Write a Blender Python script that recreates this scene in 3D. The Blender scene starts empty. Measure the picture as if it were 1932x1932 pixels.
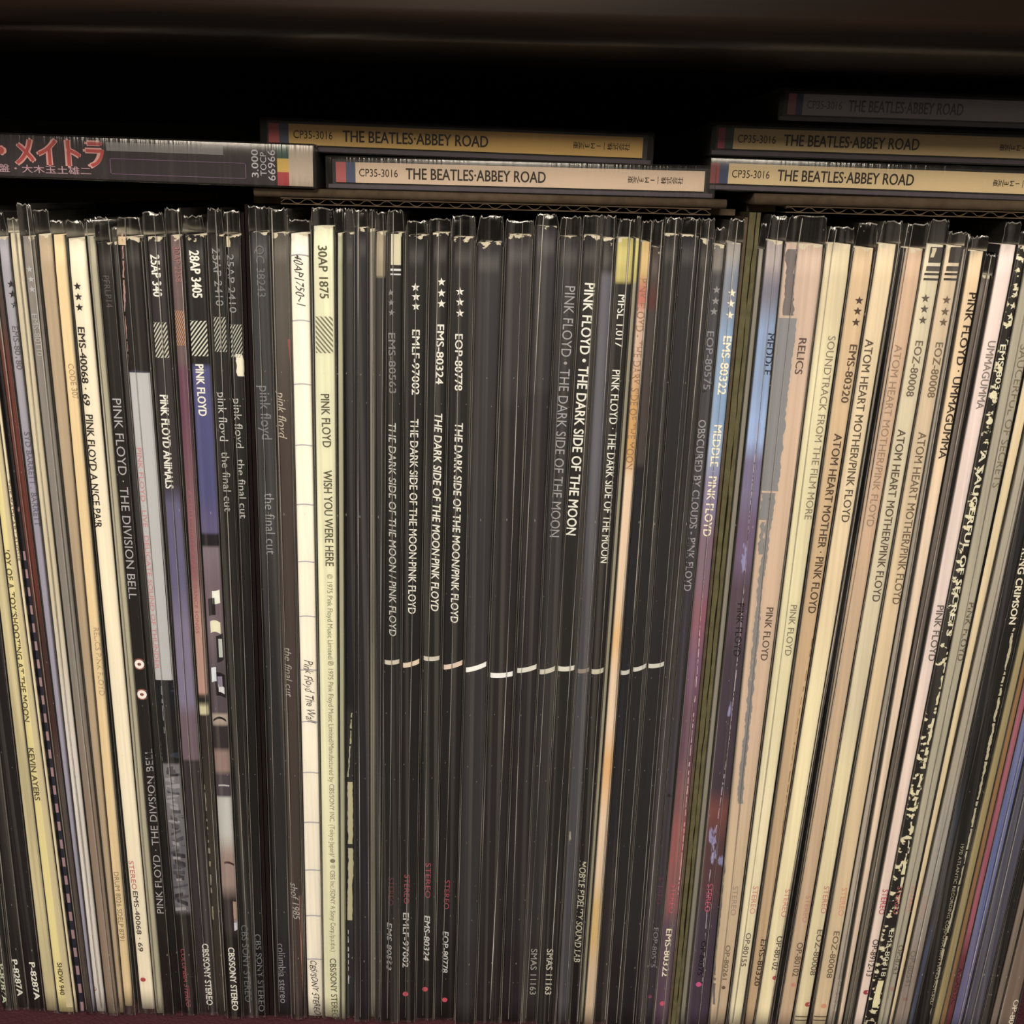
import bpy, bmesh, math, random
from mathutils import Vector, Matrix
random.seed(7)
S = bpy.context.scene
COL = S.collection

# ------------------------------------------------------------------ camera
F_PX, CEN = 1955.0, 966.0
PITCH, ROLL = math.radians(17.0), math.radians(1.5)
fw = Vector((0, math.cos(PITCH), -math.sin(PITCH)))
r0 = Vector((1, 0, 0)); u0 = Vector((0, math.sin(PITCH), math.cos(PITCH)))
rt = r0*math.cos(ROLL) + u0*math.sin(ROLL)
up = u0*math.cos(ROLL) - r0*math.sin(ROLL)
def ray(px, py): return fw + rt*((px-CEN)/F_PX) - up*((py-CEN)/F_PX)
def kz(px, py): d = ray(px, py); return d.z/d.y
LP = 0.313                                   # height of an LP jacket
_kt, _kb = kz(870, 446), kz(866, 1928)
CAM_D = LP/(_kt-_kb); CAM_Z = -CAM_D*_kb
CAM = Vector((0, -CAM_D, CAM_Z))
def at(px, py, y=0.0):                       # where a sight line meets the upright plane at depth y
    d = ray(px, py); t = (y-CAM.y)/d.y
    p = CAM + d*t
    return p.x, p.z
cam = bpy.data.objects.new('camera', bpy.data.cameras.new('camera'))
COL.objects.link(cam)
cam.data.sensor_width = 36; cam.data.lens = F_PX/1932*36
cam.data.clip_start = 0.01
m = Matrix((( rt.x, up.x, -fw.x, CAM.x), (rt.y, up.y, -fw.y, CAM.y), (rt.z, up.z, -fw.z, CAM.z), (0, 0, 0, 1)))
cam.matrix_world = m
S.camera = cam

# ------------------------------------------------------------------ light
w = bpy.data.worlds.new('room'); S.world = w; w.use_nodes = True
w.node_tree.nodes['Background'].inputs[0].default_value = (1, .84, .68, 1)
w.node_tree.nodes['Background'].inputs[1].default_value = 0.14
WARM = (1.0, .87, .70)
def area(name, loc, tgt, size, power, col=WARM):
    l = bpy.data.lights.new(name, 'AREA'); l.energy = power; l.size = size; l.color = col
    o = bpy.data.objects.new(name, l); COL.objects.link(o); o.location = loc
    o.rotation_euler = (Vector(tgt)-Vector(loc)).to_track_quat('-Z', 'Y').to_euler()
    return o
area('ceiling_lamp', (-.15, -2.15, 1.72), (0, 0, .08), 1.05, 136)
S.view_settings.view_transform = 'Standard'
S.view_settings.look = 'None'
S.view_settings.gamma = 1.0
S.view_settings.exposure = 0.0
try: S.view_settings.use_curve_mapping = False
except Exception: pass
S.cycles.transparent_max_bounces = 24

# ------------------------------------------------------------------ materials
def lin(c): c /= 255.0; return c/12.92 if c <= .04045 else ((c+.055)/1.055)**2.4
K = 1.06
def alb(c, k=None):                           # colour of the thing itself under the warm lamp
    k = k or K
    l = [lin(v) for v in c]; y = .3*l[0]+.6*l[1]+.1*l[2]
    g = max(.24, (y-.024)/y)                  # what the hazy film in front adds by itself
    l = [(v*.88+y*.12)*g for v in l]
    return tuple(min(.86, max(.003, v)/(wv*k)) for v, wv in zip(l, WARM)) + (1,)
def new_mat(name):
    m = bpy.data.materials.new(name); m.use_nodes = True
    nt = m.node_tree
    return m, nt, nt.nodes['Principled BSDF']
_cache = {}
def plain(name, c, rough=.6, spec=.3, raw=False, bump=0, bscale=200):
    key = (name, c, rough)
    if key in _cache: return _cache[key]
    m, nt, b = new_mat(name)
    b.inputs['Base Color'].default_value = c if raw else alb(c)
    b.inputs['Roughness'].default_value = rough
    b.inputs['Specular IOR Level'].default_value = spec
    if bump:
        tc = nt.nodes.new('ShaderNodeTexCoord'); n = nt.nodes.new('ShaderNodeTexNoise'); n.inputs['Scale'].default_value = bscale
        bp = nt.nodes.new('ShaderNodeBump'); bp.inputs['Strength'].default_value = bump; bp.inputs['Distance'].default_value = .001
        nt.links.new(tc.outputs['Object'], n.inputs['Vector']); nt.links.new(n.outputs['Fac'], bp.inputs['Height'])
        nt.links.new(bp.outputs['Normal'], b.inputs['Normal'])
    _cache[key] = m
    return m
def ink(c): return plain('ink', tuple(c), .55, .2)

def spine_mat(H, stops, chips=None, mott=.12, grain=0.0):
    """printed cardboard: colour bands along the height, mottling, optional worn chips"""
    m, nt, b = new_mat('printed_card'); N, L = nt.nodes.new, nt.links.new
    tc = N('ShaderNodeTexCoord'); sp = N('ShaderNodeSeparateXYZ'); L(tc.outputs['Object'], sp.inputs[0])
    dv = N('ShaderNodeMath'); dv.operation = 'DIVIDE'; dv.inputs[1].default_value = H; L(sp.outputs['Z'], dv.inputs[0])
    rp = N('ShaderNodeValToRGB'); L(dv.outputs[0], rp.inputs[0]); e = rp.color_ramp.elements
    e[0].position = 0; e[0].color = alb(stops[0][1]); e[1].position = max(.0005, min(1, stops[0][0])); e[1].color = alb(stops[0][1])
    for p, c in stops[1:]:
        k = e.new(max(0, min(1, p))); k.color = alb(c)
    def noise(sx, sz, det=3):
        mp = N('ShaderNodeMapping'); mp.inputs['Scale'].default_value = (sx, sx*.2, sz); mp.inputs['Location'].default_value = (random.random()*9,)*3
        L(tc.outputs['Object'], mp.inputs['Vector'])
        n = N('ShaderNodeTexNoise'); n.inputs['Scale'].default_value = 1; n.inputs['Detail'].default_value = det
        L(mp.outputs[0], n.inputs['Vector']); return n.outputs['Fac']
    fac = noise(700, 12); mr = N('ShaderNodeMapRange'); L(fac, mr.inputs[0])
    mr.inputs[1].default_value = .3; mr.inputs[2].default_value = .7
    mr.inputs[3].default_value = 1-mott; mr.inputs[4].default_value = 1+mott
    mx = N('ShaderNodeMix'); mx.data_type = 'RGBA'; mx.blend_type = 'MULTIPLY'; mx.inputs[0].default_value = 1
    L(rp.outputs[0], mx.inputs[6]); L(mr.outputs[0], mx.inputs[7]); out = mx.outputs[2]
    for cc, thr, sx, sz in (chips or []):
        f2 = noise(sx, sz, 5); gt = N('ShaderNodeMapRange'); L(f2, gt.inputs[0])
        gt.inputs[1].default_value = thr; gt.inputs[2].default_value = thr+.03
        m2 = N('ShaderNodeMix'); m2.data_type = 'RGBA'; L(gt.outputs[0], m2.inputs[0]); L(out, m2.inputs[6])
        m2.inputs[7].default_value = alb(cc); out = m2.outputs[2]
    hd = N('ShaderNodeMapRange'); L(sp.outputs['Z'], hd.inputs[0]); hd.inputs[1].default_value = H-.0045; hd.inputs[2].default_value = H+.0005
    hd.inputs[3].default_value = 0; hd.inputs[4].default_value = .55
    ad = N('ShaderNodeMath'); ad.operation = 'ADD'; L(hd.outputs[0], ad.inputs[0]); L(noise(420, 420, 3), ad.inputs[1])
    g2 = N('ShaderNodeMapRange'); L(ad.outputs[0], g2.inputs[0]); g2.inputs[1].default_value = .96; g2.inputs[2].default_value = 1.0
    m3 = N('ShaderNodeMix'); m3.data_type = 'RGBA'; L(g2.outputs[0], m3.inputs[0]); L(out, m3.inputs[6]); m3.inputs[7].default_value = alb((206, 186, 148)); out = m3.outputs[2]
    L(out, b.inputs['Base Color'])
    b.inputs['Roughness'].default_value = .55; b.inputs['Specular IOR Level'].default_value = .25
    bp = N('ShaderNodeBump'); bp.inputs['Strength'].default_value = .25; bp.inputs['Distance'].default_value = .0004
    L(noise(500, 60), bp.inputs['Height']); L(bp.outputs[0], b.inputs['Normal'])
    return m

def film(name, haze, gloss, tint=.97, rough=.18, edge=.55, streak=.5):
    """thin clear plastic film: see-through, glossy, a little milky where seen edge-on"""
    m, nt, b = new_mat(name); N, L = nt.nodes.new, nt.links.new
    nt.nodes.remove(b); out = nt.nodes['Material Output']
    tr = N('ShaderNodeBsdfTransparent'); tr.inputs[0].default_value = (tint,)*3+(1,)
    gl = N('ShaderNodeBsdfGlossy'); gl.inputs['Roughness'].default_value = rough; gl.inputs[0].default_value = (.9, .9, .9, 1)
    df = N('ShaderNodeBsdfDiffuse'); df.inputs[0].default_value = (.62, .60, .58, 1)
    lw = N('ShaderNodeLayerWeight'); lw.inputs['Blend'].default_value = .25
    tc = N('ShaderNodeTexCoord'); mp = N('ShaderNodeMapping'); mp.inputs['Scale'].default_value = (900, 60, 9)
    ns = N('ShaderNodeTexNoise'); ns.inputs['Scale'].default_value = 1; ns.inputs['Detail'].default_value = 4
    L(tc.outputs['Object'], mp.inputs[0]); L(mp.outputs[0], ns.inputs['Vector'])
    bp = N('ShaderNodeBump'); bp.inputs['Strength'].default_value = .35; bp.inputs['Distance'].default_value = .0006
    L(ns.outputs['Fac'], bp.inputs['Height']); L(bp.outputs[0], gl.inputs['Normal'])
    # milkiness: base + edge-on + streaks
    mr = N('ShaderNodeMapRange'); L(lw.outputs['Facing'], mr.inputs[0]); mr.inputs[1].default_value = .15; mr.inputs[2].default_value = 1
    mr.inputs[3].default_value = haze; mr.inputs[4].default_value = edge
    st = N('ShaderNodeMapRange'); L(ns.outputs['Fac'], st.inputs[0]); st.inputs[1].default_value = .5; st.inputs[2].default_value = .75
    st.inputs[3].default_value = 1; st.inputs[4].default_value = 1+streak*3
    mu = N('ShaderNodeMath'); mu.operation = 'MULTIPLY'; mu.use_clamp = True; L(mr.outputs[0], mu.inputs[0]); L(st.outputs[0], mu.inputs[1])
    n3 = N('ShaderNodeTexNoise'); n3.inputs['Scale'].default_value = 1; n3.inputs['Detail'].default_value = 2
    m3 = N('ShaderNodeMapping'); m3.inputs['Scale'].default_value = (420, 10, 1.6); L(tc.outputs['Object'], m3.inputs[0]); L(m3.outputs[0], n3.inputs['Vector'])
    oi = N('ShaderNodeObjectInfo'); ov = N('ShaderNodeVectorMath'); ov.operation = 'SCALE'; ov.inputs[0].default_value = (37, 11, 5); L(oi.outputs['Random'], ov.inputs['Scale'])
    L(ov.outputs[0], m3.inputs['Location'])
    s3 = N('ShaderNodeMapRange'); L(n3.outputs['Fac'], s3.inputs[0]); s3.inputs[1].default_value = .5; s3.inputs[2].default_value = .66; s3.inputs[3].default_value = 0; s3.inputs[4].default_value = .042*streak*2
    a3 = N('ShaderNodeMath'); a3.operation = 'ADD'; a3.use_clamp = True; L(mu.outputs[0], a3.inputs[0]); L(s3.outputs[0], a3.inputs[1]); mu = a3
    vo = N('ShaderNodeTexNoise'); vo.inputs['Scale'].default_value = 1; vo.inputs['Detail'].default_value = 1
    m2 = N('ShaderNodeMapping'); m2.inputs['Scale'].default_value = (1100, 40, 420); L(tc.outputs['Object'], m2.inputs[0]); L(m2.outputs[0], vo.inputs['Vector'])
    sk = N('ShaderNodeMapRange'); L(vo.outputs['Fac'], sk.inputs[0]); sk.inputs[1].default_value = .755; sk.inputs[2].default_value = .80; sk.inputs[3].default_value = 0; sk.inputs[4].default_value = .22
    ad = N('ShaderNodeMath'); ad.operation = 'ADD'; ad.use_clamp = True; L(mu.outputs[0], ad.inputs[0]); L(sk.outputs[0], ad.inputs[1]); mu = ad
    a = N('ShaderNodeMixShader'); L(mu.outputs[0], a.inputs[0]); L(tr.outputs[0], a.inputs[1]); L(df.outputs[0], a.inputs[2])
    fr = N('ShaderNodeFresnel'); fr.inputs['IOR'].default_value = 1.45; L(bp.outputs[0], fr.inputs['Normal'])
    g = N('ShaderNodeMath'); g.operation = 'MULTIPLY'; g.inputs[1].default_value = gloss; g.use_clamp = True; L(fr.outputs[0], g.inputs[0])
    c = N('ShaderNodeMixShader'); L(g.outputs[0], c.inputs[0]); L(a.outputs[0], c.inputs[1]); L(gl.outputs[0], c.inputs[2])
    L(c.outputs[0], out.inputs['Surface'])
    return m
SLEEVE = [film('clear_film', h, 1.3, edge=e) for h, e in ((.003, .08), (.005, .12), (.008, .16))]
SEAM = film('film_weld', .16, 2.0, edge=.45, streak=1.0)
FOLD = film('film_fold', .075, 1.5, edge=.3, streak=1.0)
JEWEL = film('clear_case_plastic', .018, 1.3, edge=.16, streak=.2)
def cardboard(name, c, scale=260):
    m, nt, b = new_mat(name); N, L = nt.nodes.new, nt.links.new
    tc = N('ShaderNodeTexCoord'); n = N('ShaderNodeTexNoise'); n.inputs['Scale'].default_value = scale; n.inputs['Detail'].default_value = 6
    L(tc.outputs['Object'], n.inputs['Vector'])
    mx = N('ShaderNodeMix'); mx.data_type = 'RGBA'; L(n.outputs['Fac'], mx.inputs[0])
    mx.inputs[6].default_value = alb(tuple(v*.8 for v in c)); mx.inputs[7].default_value = alb(tuple(min(255, v*1.15) for v in c))
    L(mx.outputs[2], b.inputs['Base Color']); b.inputs['Roughness'].default_value = .9; b.inputs['Specular IOR Level'].default_value = .1
    return m
CARD = cardboard('kraft_cardboard', (92, 72, 50)); OLIVE = cardboard('taped_cardboard', (92, 82, 50)); CARD_SHADE = cardboard('shaded_cardboard', (46, 26, 22))  # the last, darkest one is box cardboard with its shade put into the colour
def wood():
    m, nt, b = new_mat('dark_walnut'); N, L = nt.nodes.new, nt.links.new
    tc = N('ShaderNodeTexCoord'); mp = N('ShaderNodeMapping'); mp.inputs['Scale'].default_value = (6, 90, 120); L(tc.outputs['Object'], mp.inputs[0])
    n = N('ShaderNodeTexNoise'); n.inputs['Scale'].default_value = 1.5; n.inputs['Detail'].default_value = 8; L(mp.outputs[0], n.inputs['Vector'])
    r = N('ShaderNodeValToRGB'); L(n.outputs['Fac'], r.inputs[0]); r.color_ramp.elements[0].position = .35; r.color_ramp.elements[1].position = .7
    r.color_ramp.elements[0].color = (.0025, .0016, .0012, 1); r.color_ramp.elements[1].color = (.009, .0038, .002, 1)
    L(r.outputs[0], b.inputs['Base Color']); b.inputs['Roughness'].default_value = .35; b.inputs['Specular IOR Level'].default_value = .25
    return m
WOOD = wood()

# ------------------------------------------------------------------ object helpers
def obj(name, me_or_bm, mat, parent=None):
    if isinstance(me_or_bm, bmesh.types.BMesh):
        me = bpy.data.meshes.new(name); me_or_bm.normal_update(); me_or_bm.to_mesh(me); me_or_bm.free()
    else: me = me_or_bm
    o = bpy.data.objects.new(name, me); COL.objects.link(o)
    if mat: me.materials.append(mat)
    if parent: o.parent = parent
    return o
def thing(name, label, cat, loc=(0, 0, 0), group=None, rot=None):
    o = bpy.data.objects.new(name, None); COL.objects.link(o); o.location = loc; o.empty_display_size = .01
    o['label'] = label; o['category'] = cat
    if group: o['group'] = group
    if rot: o.rotation_euler = rot
    return o
def box(bm, x0, x1, y0, y1, z0, z1):
    vs = [bm.verts.new(p) for p in ((x0, y0, z0), (x1, y0, z0), (x1, y1, z0), (x0, y1, z0), (x0, y0, z1), (x1, y0, z1), (x1, y1, z1), (x0, y1, z1))]
    for f in ((0, 3, 2, 1), (4, 5, 6, 7), (0, 1, 5, 4), (1, 2, 6, 5), (2, 3, 7, 6), (3, 0, 4, 7)): bm.faces.new([vs[i] for i in f])
    return vs
def bevel(bm, w, seg=2):
    bmesh.ops.bevel(bm, geom=bm.edges[:], offset=w, segments=seg, affect='EDGES', profile=.5)
def smooth(o, ang=40):
    for p in o.data.polygons: p.use_smooth = True
    return o

# ------------------------------------------------------------------ the shelf
OVER = -.056
_, z_board = at(970, 76, OVER)
shelf = thing('record_shelf', 'dark walnut shelf, its board edge along the top of the photo', 'shelf', (0, 0, 0))
bm = bmesh.new(); box(bm, -.62, .62, OVER, .38, z_board, z_board+.034)
bmesh.ops.bevel(bm, geom=[e for e in bm.edges if all(abs(v.co.y-OVER) < 1e-6 for v in e.verts) and abs(e.verts[0].co.z-e.verts[1].co.z) < 1e-6], offset=.007, segments=6, affect='EDGES', profile=.5)
smooth(obj('top_board', bm, WOOD, shelf))
bm = bmesh.new(); box(bm, -.62, .62, OVER+.012, .38, -.034, -.0105); obj('bottom_board', bm, WOOD, shelf)
bm = bmesh.new(); box(bm, -.62, .62, .362, .38, -.0105, z_board); obj('back_panel', bm, WOOD, shelf)
for s in (-1, 1):
    bm = bmesh.new(); box(bm, s*.61-.01, s*.61+.01, OVER+.012, .362, -.0105, z_board); obj('side_panel', bm, WOOD, shelf)
# maroon cloth lining the shelf floor
bm = bmesh.new()
nx, ny = 150, 26
g = [[None]*(ny+1) for _ in range(nx+1)]
for i in range(nx+1):
    for j in range(ny+1):
        x = -.55+1.1*i/nx; y = -.05+.40*(j/ny)**1.6
        h = 0 if y > .004 else .0011*math.sin(x*150+2*math.sin(x*37))*max(0, -y/.05) + random.uniform(-.0003, .0003)
        g[i][j] = bm.verts.new((x, y, -.0006+h if y < 0 else -.0006))
for i in range(nx):
    for j in range(ny): bm.faces.new((g[i][j], g[i+1][j], g[i+1][j+1], g[i][j+1]))
ext = bmesh.ops.extrude_face_region(bm, geom=bm.faces[:])
for v in [q for q in ext['geom'] if isinstance(q, bmesh.types.BMVert)]: v.co.z = -.0103
bmesh.ops.recalc_face_normals(bm, faces=bm.faces[:])
o = smooth(obj('shelf_liner', bm, plain('maroon_cloth', (88, 42, 46), .9, .1, bump=.6, bscale=900)))
o['label'] = 'maroon cloth lining the shelf floor under the records'; o['category'] = 'cloth'

# ------------------------------------------------------------------ records: where each one stands
YA, YB = 780, 1800                            # rows on which the edges were measured
ZT = .335                                     # height used to keep neighbours apart
class Item: pass
ITEMS = []; BY = {}
def edge_line(xa, xb, y):
    x1, z1 = at(xa, YA, y); x2, z2 = at(xb, YB, y)
    b = (x1-x2)/(z1-z2); a = x1-b*z1
    return [a, a+b*ZT]
def rec(key, la, ra, lb, rb, top, stops, label, grp, **k):
    it = Item(); it.key = key; it.kind = 'record'; it.y = k.get('y', random.uniform(-.0012, .0012))
    it.L = edge_line(la, lb, it.y); it.R = edge_line(ra, rb, it.y)
    it.top = top; it.stops = stops; it.label = label; it.grp = grp; it.k = k
    it.px = ((la+ra)/2, (lb+rb)/2)
    ITEMS.append(it); BY[key] = it
def wall(key, la, ra, lb, rb):
    it = Item(); it.key = key; it.kind = 'wall'; it.y = 0; it.k = {}
    it.L = edge_line(la, lb, 0); it.R = edge_line(ra, rb, 0); ITEMS.append(it); BY[key] = it

GL, GM, GR = 'records in the left box', 'records in the middle box', 'records in the right box'
CREAM = (226, 204, 162); BLK = (30, 27, 26); GREY = (135, 125, 108)
DS = 'black record with a white stripe, '
rec('r1', -113, -93, -6, 14, 452, [(28, 25, 24)], 'leftmost of three black records with white numbers, bottom left corner', GL, seam=.1)
rec('r2', -92, -75, 16, 42, 452, [(38, 32, 32)], 'middle of three black records with white numbers, bottom left corner', GL, seam=-.4)
rec('r3', -73, -46, 44, 72, 452, [(44, 36, 40)], 'rightmost of three black records with white numbers, bottom left corner', GL)
rec('r4', -44, -26, 74, 95, 452, [(196, 176, 126)], 'pale olive record standing just right of three black ones, bottom left', GL, mott=.25)
rec('r5', -24, -2, 97, 126, 452, [(224, 202, 130)], 'yellow record with dark title lettering at the lower left', GL)
rec('r6', -1, 4, 128, 135, 450, [(226, 204, 158)], 'thin cream record with white-edged title right of the yellow record', GL)
rec('r7', 6, 13, 136, 146, 448, [(62, 44, 56), (1110, (70, 50, 62), 20)], 'thin navy and pink checkered record beside the red-brown one', GL, chips=[((176, 132, 128), .58, 60, 150), ((46, 48, 72), .62, 80, 120)])
rec('r8', 14, 33, 147, 160, 446, [(92, 64, 52), (640, (120, 50, 34), 80), (1150, (92, 52, 42), 80), (1420, (98, 80, 70), 100)], 'red-brown record at the far left beside the lavender grey one', GL, seam=.0)
rec('r9', 35, 52, 161, 168, 447, [(162, 152, 152), (800, (160, 148, 156), 200)], 'lavender grey record with three dark stars near its top', GL)
rec('r10', 54, 74, 169, 187, 440, [(206, 186, 146), (1250, (216, 200, 180), 300)], 'white cream record with a red dot, right of the lavender grey one', GL, seam=.1)
rec('r11', 77, 99, 190, 211, 446, [(138, 126, 110), (1400, (150, 122, 96), 300)], 'dull grey-brown record with faint pale stars', GL, seam=.5)
rec('r12', 105, 128, 213, 224, 442, [(182, 154, 116)], 'tan record between the dull grey one and the golden cream one', GL)
rec('r13', 129, 153, 225, 242, 443, [(228, 194, 136)], 'golden cream record with pale brown lettering', GL, zb=.0042)
rec('r14', 155, 189, 256, 283, 450, [(232, 212, 174)], 'cream record with three black stars and a red dot, left box', GL, zb=.002)
rec('r15', 193, 208, 284, 299, 446, [(178, 164, 130)], 'narrow grey-cream record left of the dark brown spine', GL, seam=-.2)
rec('r16', 210, 237, 301, 320, 458, [(52, 40, 36)], 'dark brown record with two white ring emblems', GL, sleeve=True)
rec('r17', 239, 246, 322, 333, 456, [(20, 24, 52), (1100, (24, 24, 30), 200)], 'thin navy record right of the dark brown spine with ring emblems', GL)
rec('r18', 249, 288, 336, 366, 448, [(56, 44, 42), (1285, (34, 36, 54), 4), (1330, (32, 32, 34), 60), (1441, (128, 120, 116), 5), (1560, (110, 104, 104), 80), (1722, (48, 36, 36), 6)],
    'dark record with a tall pale wrap-around strip and red lettering', GL, seam=-.15, chips=[((60, 62, 78), .66, 60, 260)])
rec('r19', 299, 329, 369, 402, 447, [(66, 52, 56), (935, (104, 96, 124), 40), (1150, (130, 116, 136), 80), (1340, (118, 92, 100), 30), (1437, (66, 50, 56), 4)],
    'purple-brown record with hatched square and bold white title, fading to lavender', GL, seam=.1)
rec('r20', 340, 361, 404, 420, 444, [(112, 84, 80), (690, (116, 62, 84), 20), (880, (140, 92, 92), 200), (1120, (186, 140, 118), 80), (1312, (48, 40, 38), 3), (1330, (206, 190, 140), 3), (1350, (70, 48, 42), 3), (1450, (72, 60, 48), 100)],
    'narrow magenta record with faint red lettering beside the blue-purple one', GL, seam=.6)
rec('r21', 366, 401, 425, 451, 444, [(44, 40, 42), (690, (88, 84, 128), 3), (960, (104, 92, 126), 60), (1005, (54, 46, 58), 3), (1030, (134, 114, 116), 3), (1075, (124, 100, 104), 60), (1230, (96, 80, 84), 60), (1345, (176, 152, 130), 3), (1364, (70, 54, 58), 3), (1412, (152, 122, 106), 3), (1455, (86, 72, 78), 3), (1500, (188, 180, 164), 3), (1592, (160, 132, 116), 40), (1680, (70, 48, 54), 30), (1760, (34, 28, 30), 10)],
    'black record with blue-purple panel and pictorial lower half', GL)
rec('r22', 409, 435, 455, 477, 443, [(34, 32, 32)], 'black record with hatched square, left of the similar torn one', GL, seam=.15)
rec('r23', 439, 465, 480, 496, 444, [(32, 30, 30)], 'black record with hatched square and a white torn patch', GL, seam=-.5, chips=[((206, 196, 170), .78, 60, 120)])
wall('w1r', 467, 471, 498, 504)
wall('w2l', 472, 478, 505, 512)
rec('r25', 482, 516, 519, 546, 438, [(66, 64, 64), (1100, (58, 54, 56), 200)], 'charcoal record with pale typewriter lettering, left end of middle box', GM, seam=-.25)
rec('r26', 520, 550, 548, 570, 440, [(96, 84, 70), (700, (84, 66, 56), 200), (1660, (84, 62, 56), 80)], 'brown record with italic lettering left of the white brick-lined spine', GM, seam=-.5)
rec('r27', 554, 588, 578, 607, 441, [(238, 220, 188)], 'white record with thin brick lines and handwriting', GM)
rec('r28', 595, 632, 610, 641, 427, [(220, 210, 166), (900, (224, 212, 166), 300)], 'wide greenish cream record with hatched square and black title', GM)
rec('r29', 638, 648, 643, 652, 440, [(170, 162, 124)], 'thin pale green record right of the wide greenish cream one', GM)
rec('r30', 651, 668, 654, 668, 440, [(40, 42, 52), (1340, (60, 58, 56), 20)], 'navy record with ragged cream torn strip on its lower half', GM)
rec('r31', 670, 694, 671, 696, 430, [(48, 48, 58), (1500, (48, 44, 62), 200)], 'plain dark blue-grey record left of a thin pale one', GM, seam=-.3)
rec('r32', 697, 707, 698, 708, 432, [(134, 122, 100)], 'thin pale grey record among the dark ones, middle box', GM, seam=0)
rec('r33', 709, 725, 710, 717, 438, [(158, 138, 106), (520, (58, 54, 54), 3)], 'thin dark record with tan top left of the first striped one', GM, seam=.5)
rec('r34', 729, 757, 720, 752, 440, [(46, 43, 43)], DS+'leftmost of the row, with seam across its lettering', GM, seam=-.15)
rec('r35', 764, 799, 753, 784, 445, [(48, 45, 44)], DS+'second from left, three small stars', GM, seam=-.05)
rec('r36', 808, 840, 787, 818, 440, [(44, 41, 40)], DS+'third from left, bold slanted lettering and stars', GM, seam=-.2)
rec('r37', 847, 886, 824, 859, 448, [(50, 46, 46)], DS+'fourth from left, large stars and bright red dot', GM, seam=-.2)
rec('r38', 891, 936, 864, 899, 459, [(66, 61, 60)], DS+'wide and plain, unlettered with brightest stripe', GM)
rec('r39', 944, 990, 903, 946, 444, [(64, 56, 58), (760, (56, 45, 49), 40)], DS+'wide, its stripe the lowest in the row', GM, seam=.25)
rec('r40', 996, 1036, 952, 988, 426, [(64, 58, 60), (740, (60, 50, 54), 20)], DS+'with crumpled plastic, left of the grey-lettered one', GM, seam=-.35)
rec('r41', 1041, 1076, 992, 1017, 447, [(58, 54, 54)], 'black record with grey title lettering and a white stripe', GM, seam=-.4)
rec('r42', 1081, 1114, 1020, 1052, 445, [(46, 42, 42)], 'black record with bold white title, right of the grey-lettered one', GM, seam=.35)
rec('r43', 1118, 1142, 1058, 1080, 450, [(48, 42, 44), (515, (96, 92, 98), 10), (1000, (82, 78, 80), 300)], 'hazy grey record left of the yellow-topped black one', GM, seam=.5, chips=[((170, 160, 130), .70, 500, 50)])
rec('r44', 1145, 1174, 1083, 1102, 450, [(188, 168, 84), (531, (44, 40, 38), 3)], 'black record with yellow top and small white title', GM, seam=.4)
rec('r45', 1176, 1183, 1103, 1109, 450, [(186, 168, 84), (531, (150, 138, 108), 3)], 'very thin pale record with yellow top', GM)
rec('r46', 1187, 1205, 1111, 1130, 457, [(196, 160, 92), (530, (192, 110, 88), 30), (582, (206, 168, 136), 20), (720, (206, 152, 76), 80), (880, (224, 190, 150), 40), (1160, (226, 178, 110), 80), (1240, (228, 194, 154), 60), (1400, (224, 170, 104), 60), (1500, (224, 190, 150), 80), (1680, (214, 174, 104), 60), (1800, (212, 180, 140), 60)],
    'cream record with orange stains, standing among the black ones', GM, seam=.6)
rec('r47', 1207, 1226, 1132, 1150, 468, [(84, 66, 56), (545, (104, 48, 44), 30), (585, (80, 66, 60), 10), (880, (40, 40, 56), 10), (1600, (58, 50, 52), 100)], 'dark record with navy edge and white stripe, right of orange-stained cream one', GM, seam=.75)
rec('r48', 1229, 1257, 1155, 1178, 442, [(50, 47, 49)], DS+'second from its right end', GM, seam=.4)
rec('r49', 1260, 1293, 1180, 1209, 444, [(56, 53, 55)], DS+'rightmost of the row', GM, seam=.5)
rec('r50', 1295, 1317, 1211, 1227, 452, [(54, 48, 52), (1300, (66, 54, 62), 200)], 'dark purple-grey record with no readable lettering, middle box', GM, seam=0)
rec('r51', 1319, 1339, 1229, 1243, 462, [(120, 108, 96), (512, (76, 72, 74), 4), (1000, (72, 62, 70), 200)], 'dark grey record with grey lettering beside the blue and pink one', GM, chips=[((30, 28, 30), .66, 60, 130)])
rec('r52', 1342, 1370, 1245, 1273, 459, [(150, 138, 124), (500, (126, 130, 138), 40), (600, (134, 156, 176), 60), (820, (150, 166, 184), 60), (880, (138, 122, 148), 60), (980, (132, 100, 112), 60), (1120, (148, 86, 98), 60), (1210, (130, 86, 110), 60), (1300, (114, 74, 88), 80), (1450, (136, 84, 84), 60), (1540, (158, 86, 80), 40), (1650, (146, 88, 84), 60), (1725, (104, 78, 90), 40), (1850, (104, 72, 90), 60)],
    'record with light blue top and pink lower half, three cream stars', GM, seam=.1)
wall('w2r', 1372, 1376, 1274, 1277)
wall('w3l', 1377, 1398, 1278, 1294)
rec('r53', 1401, 1411, 1296, 1306, 470, [(140, 128, 106)], 'thin grey record hard against the olive cardboard edge', GR)
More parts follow.
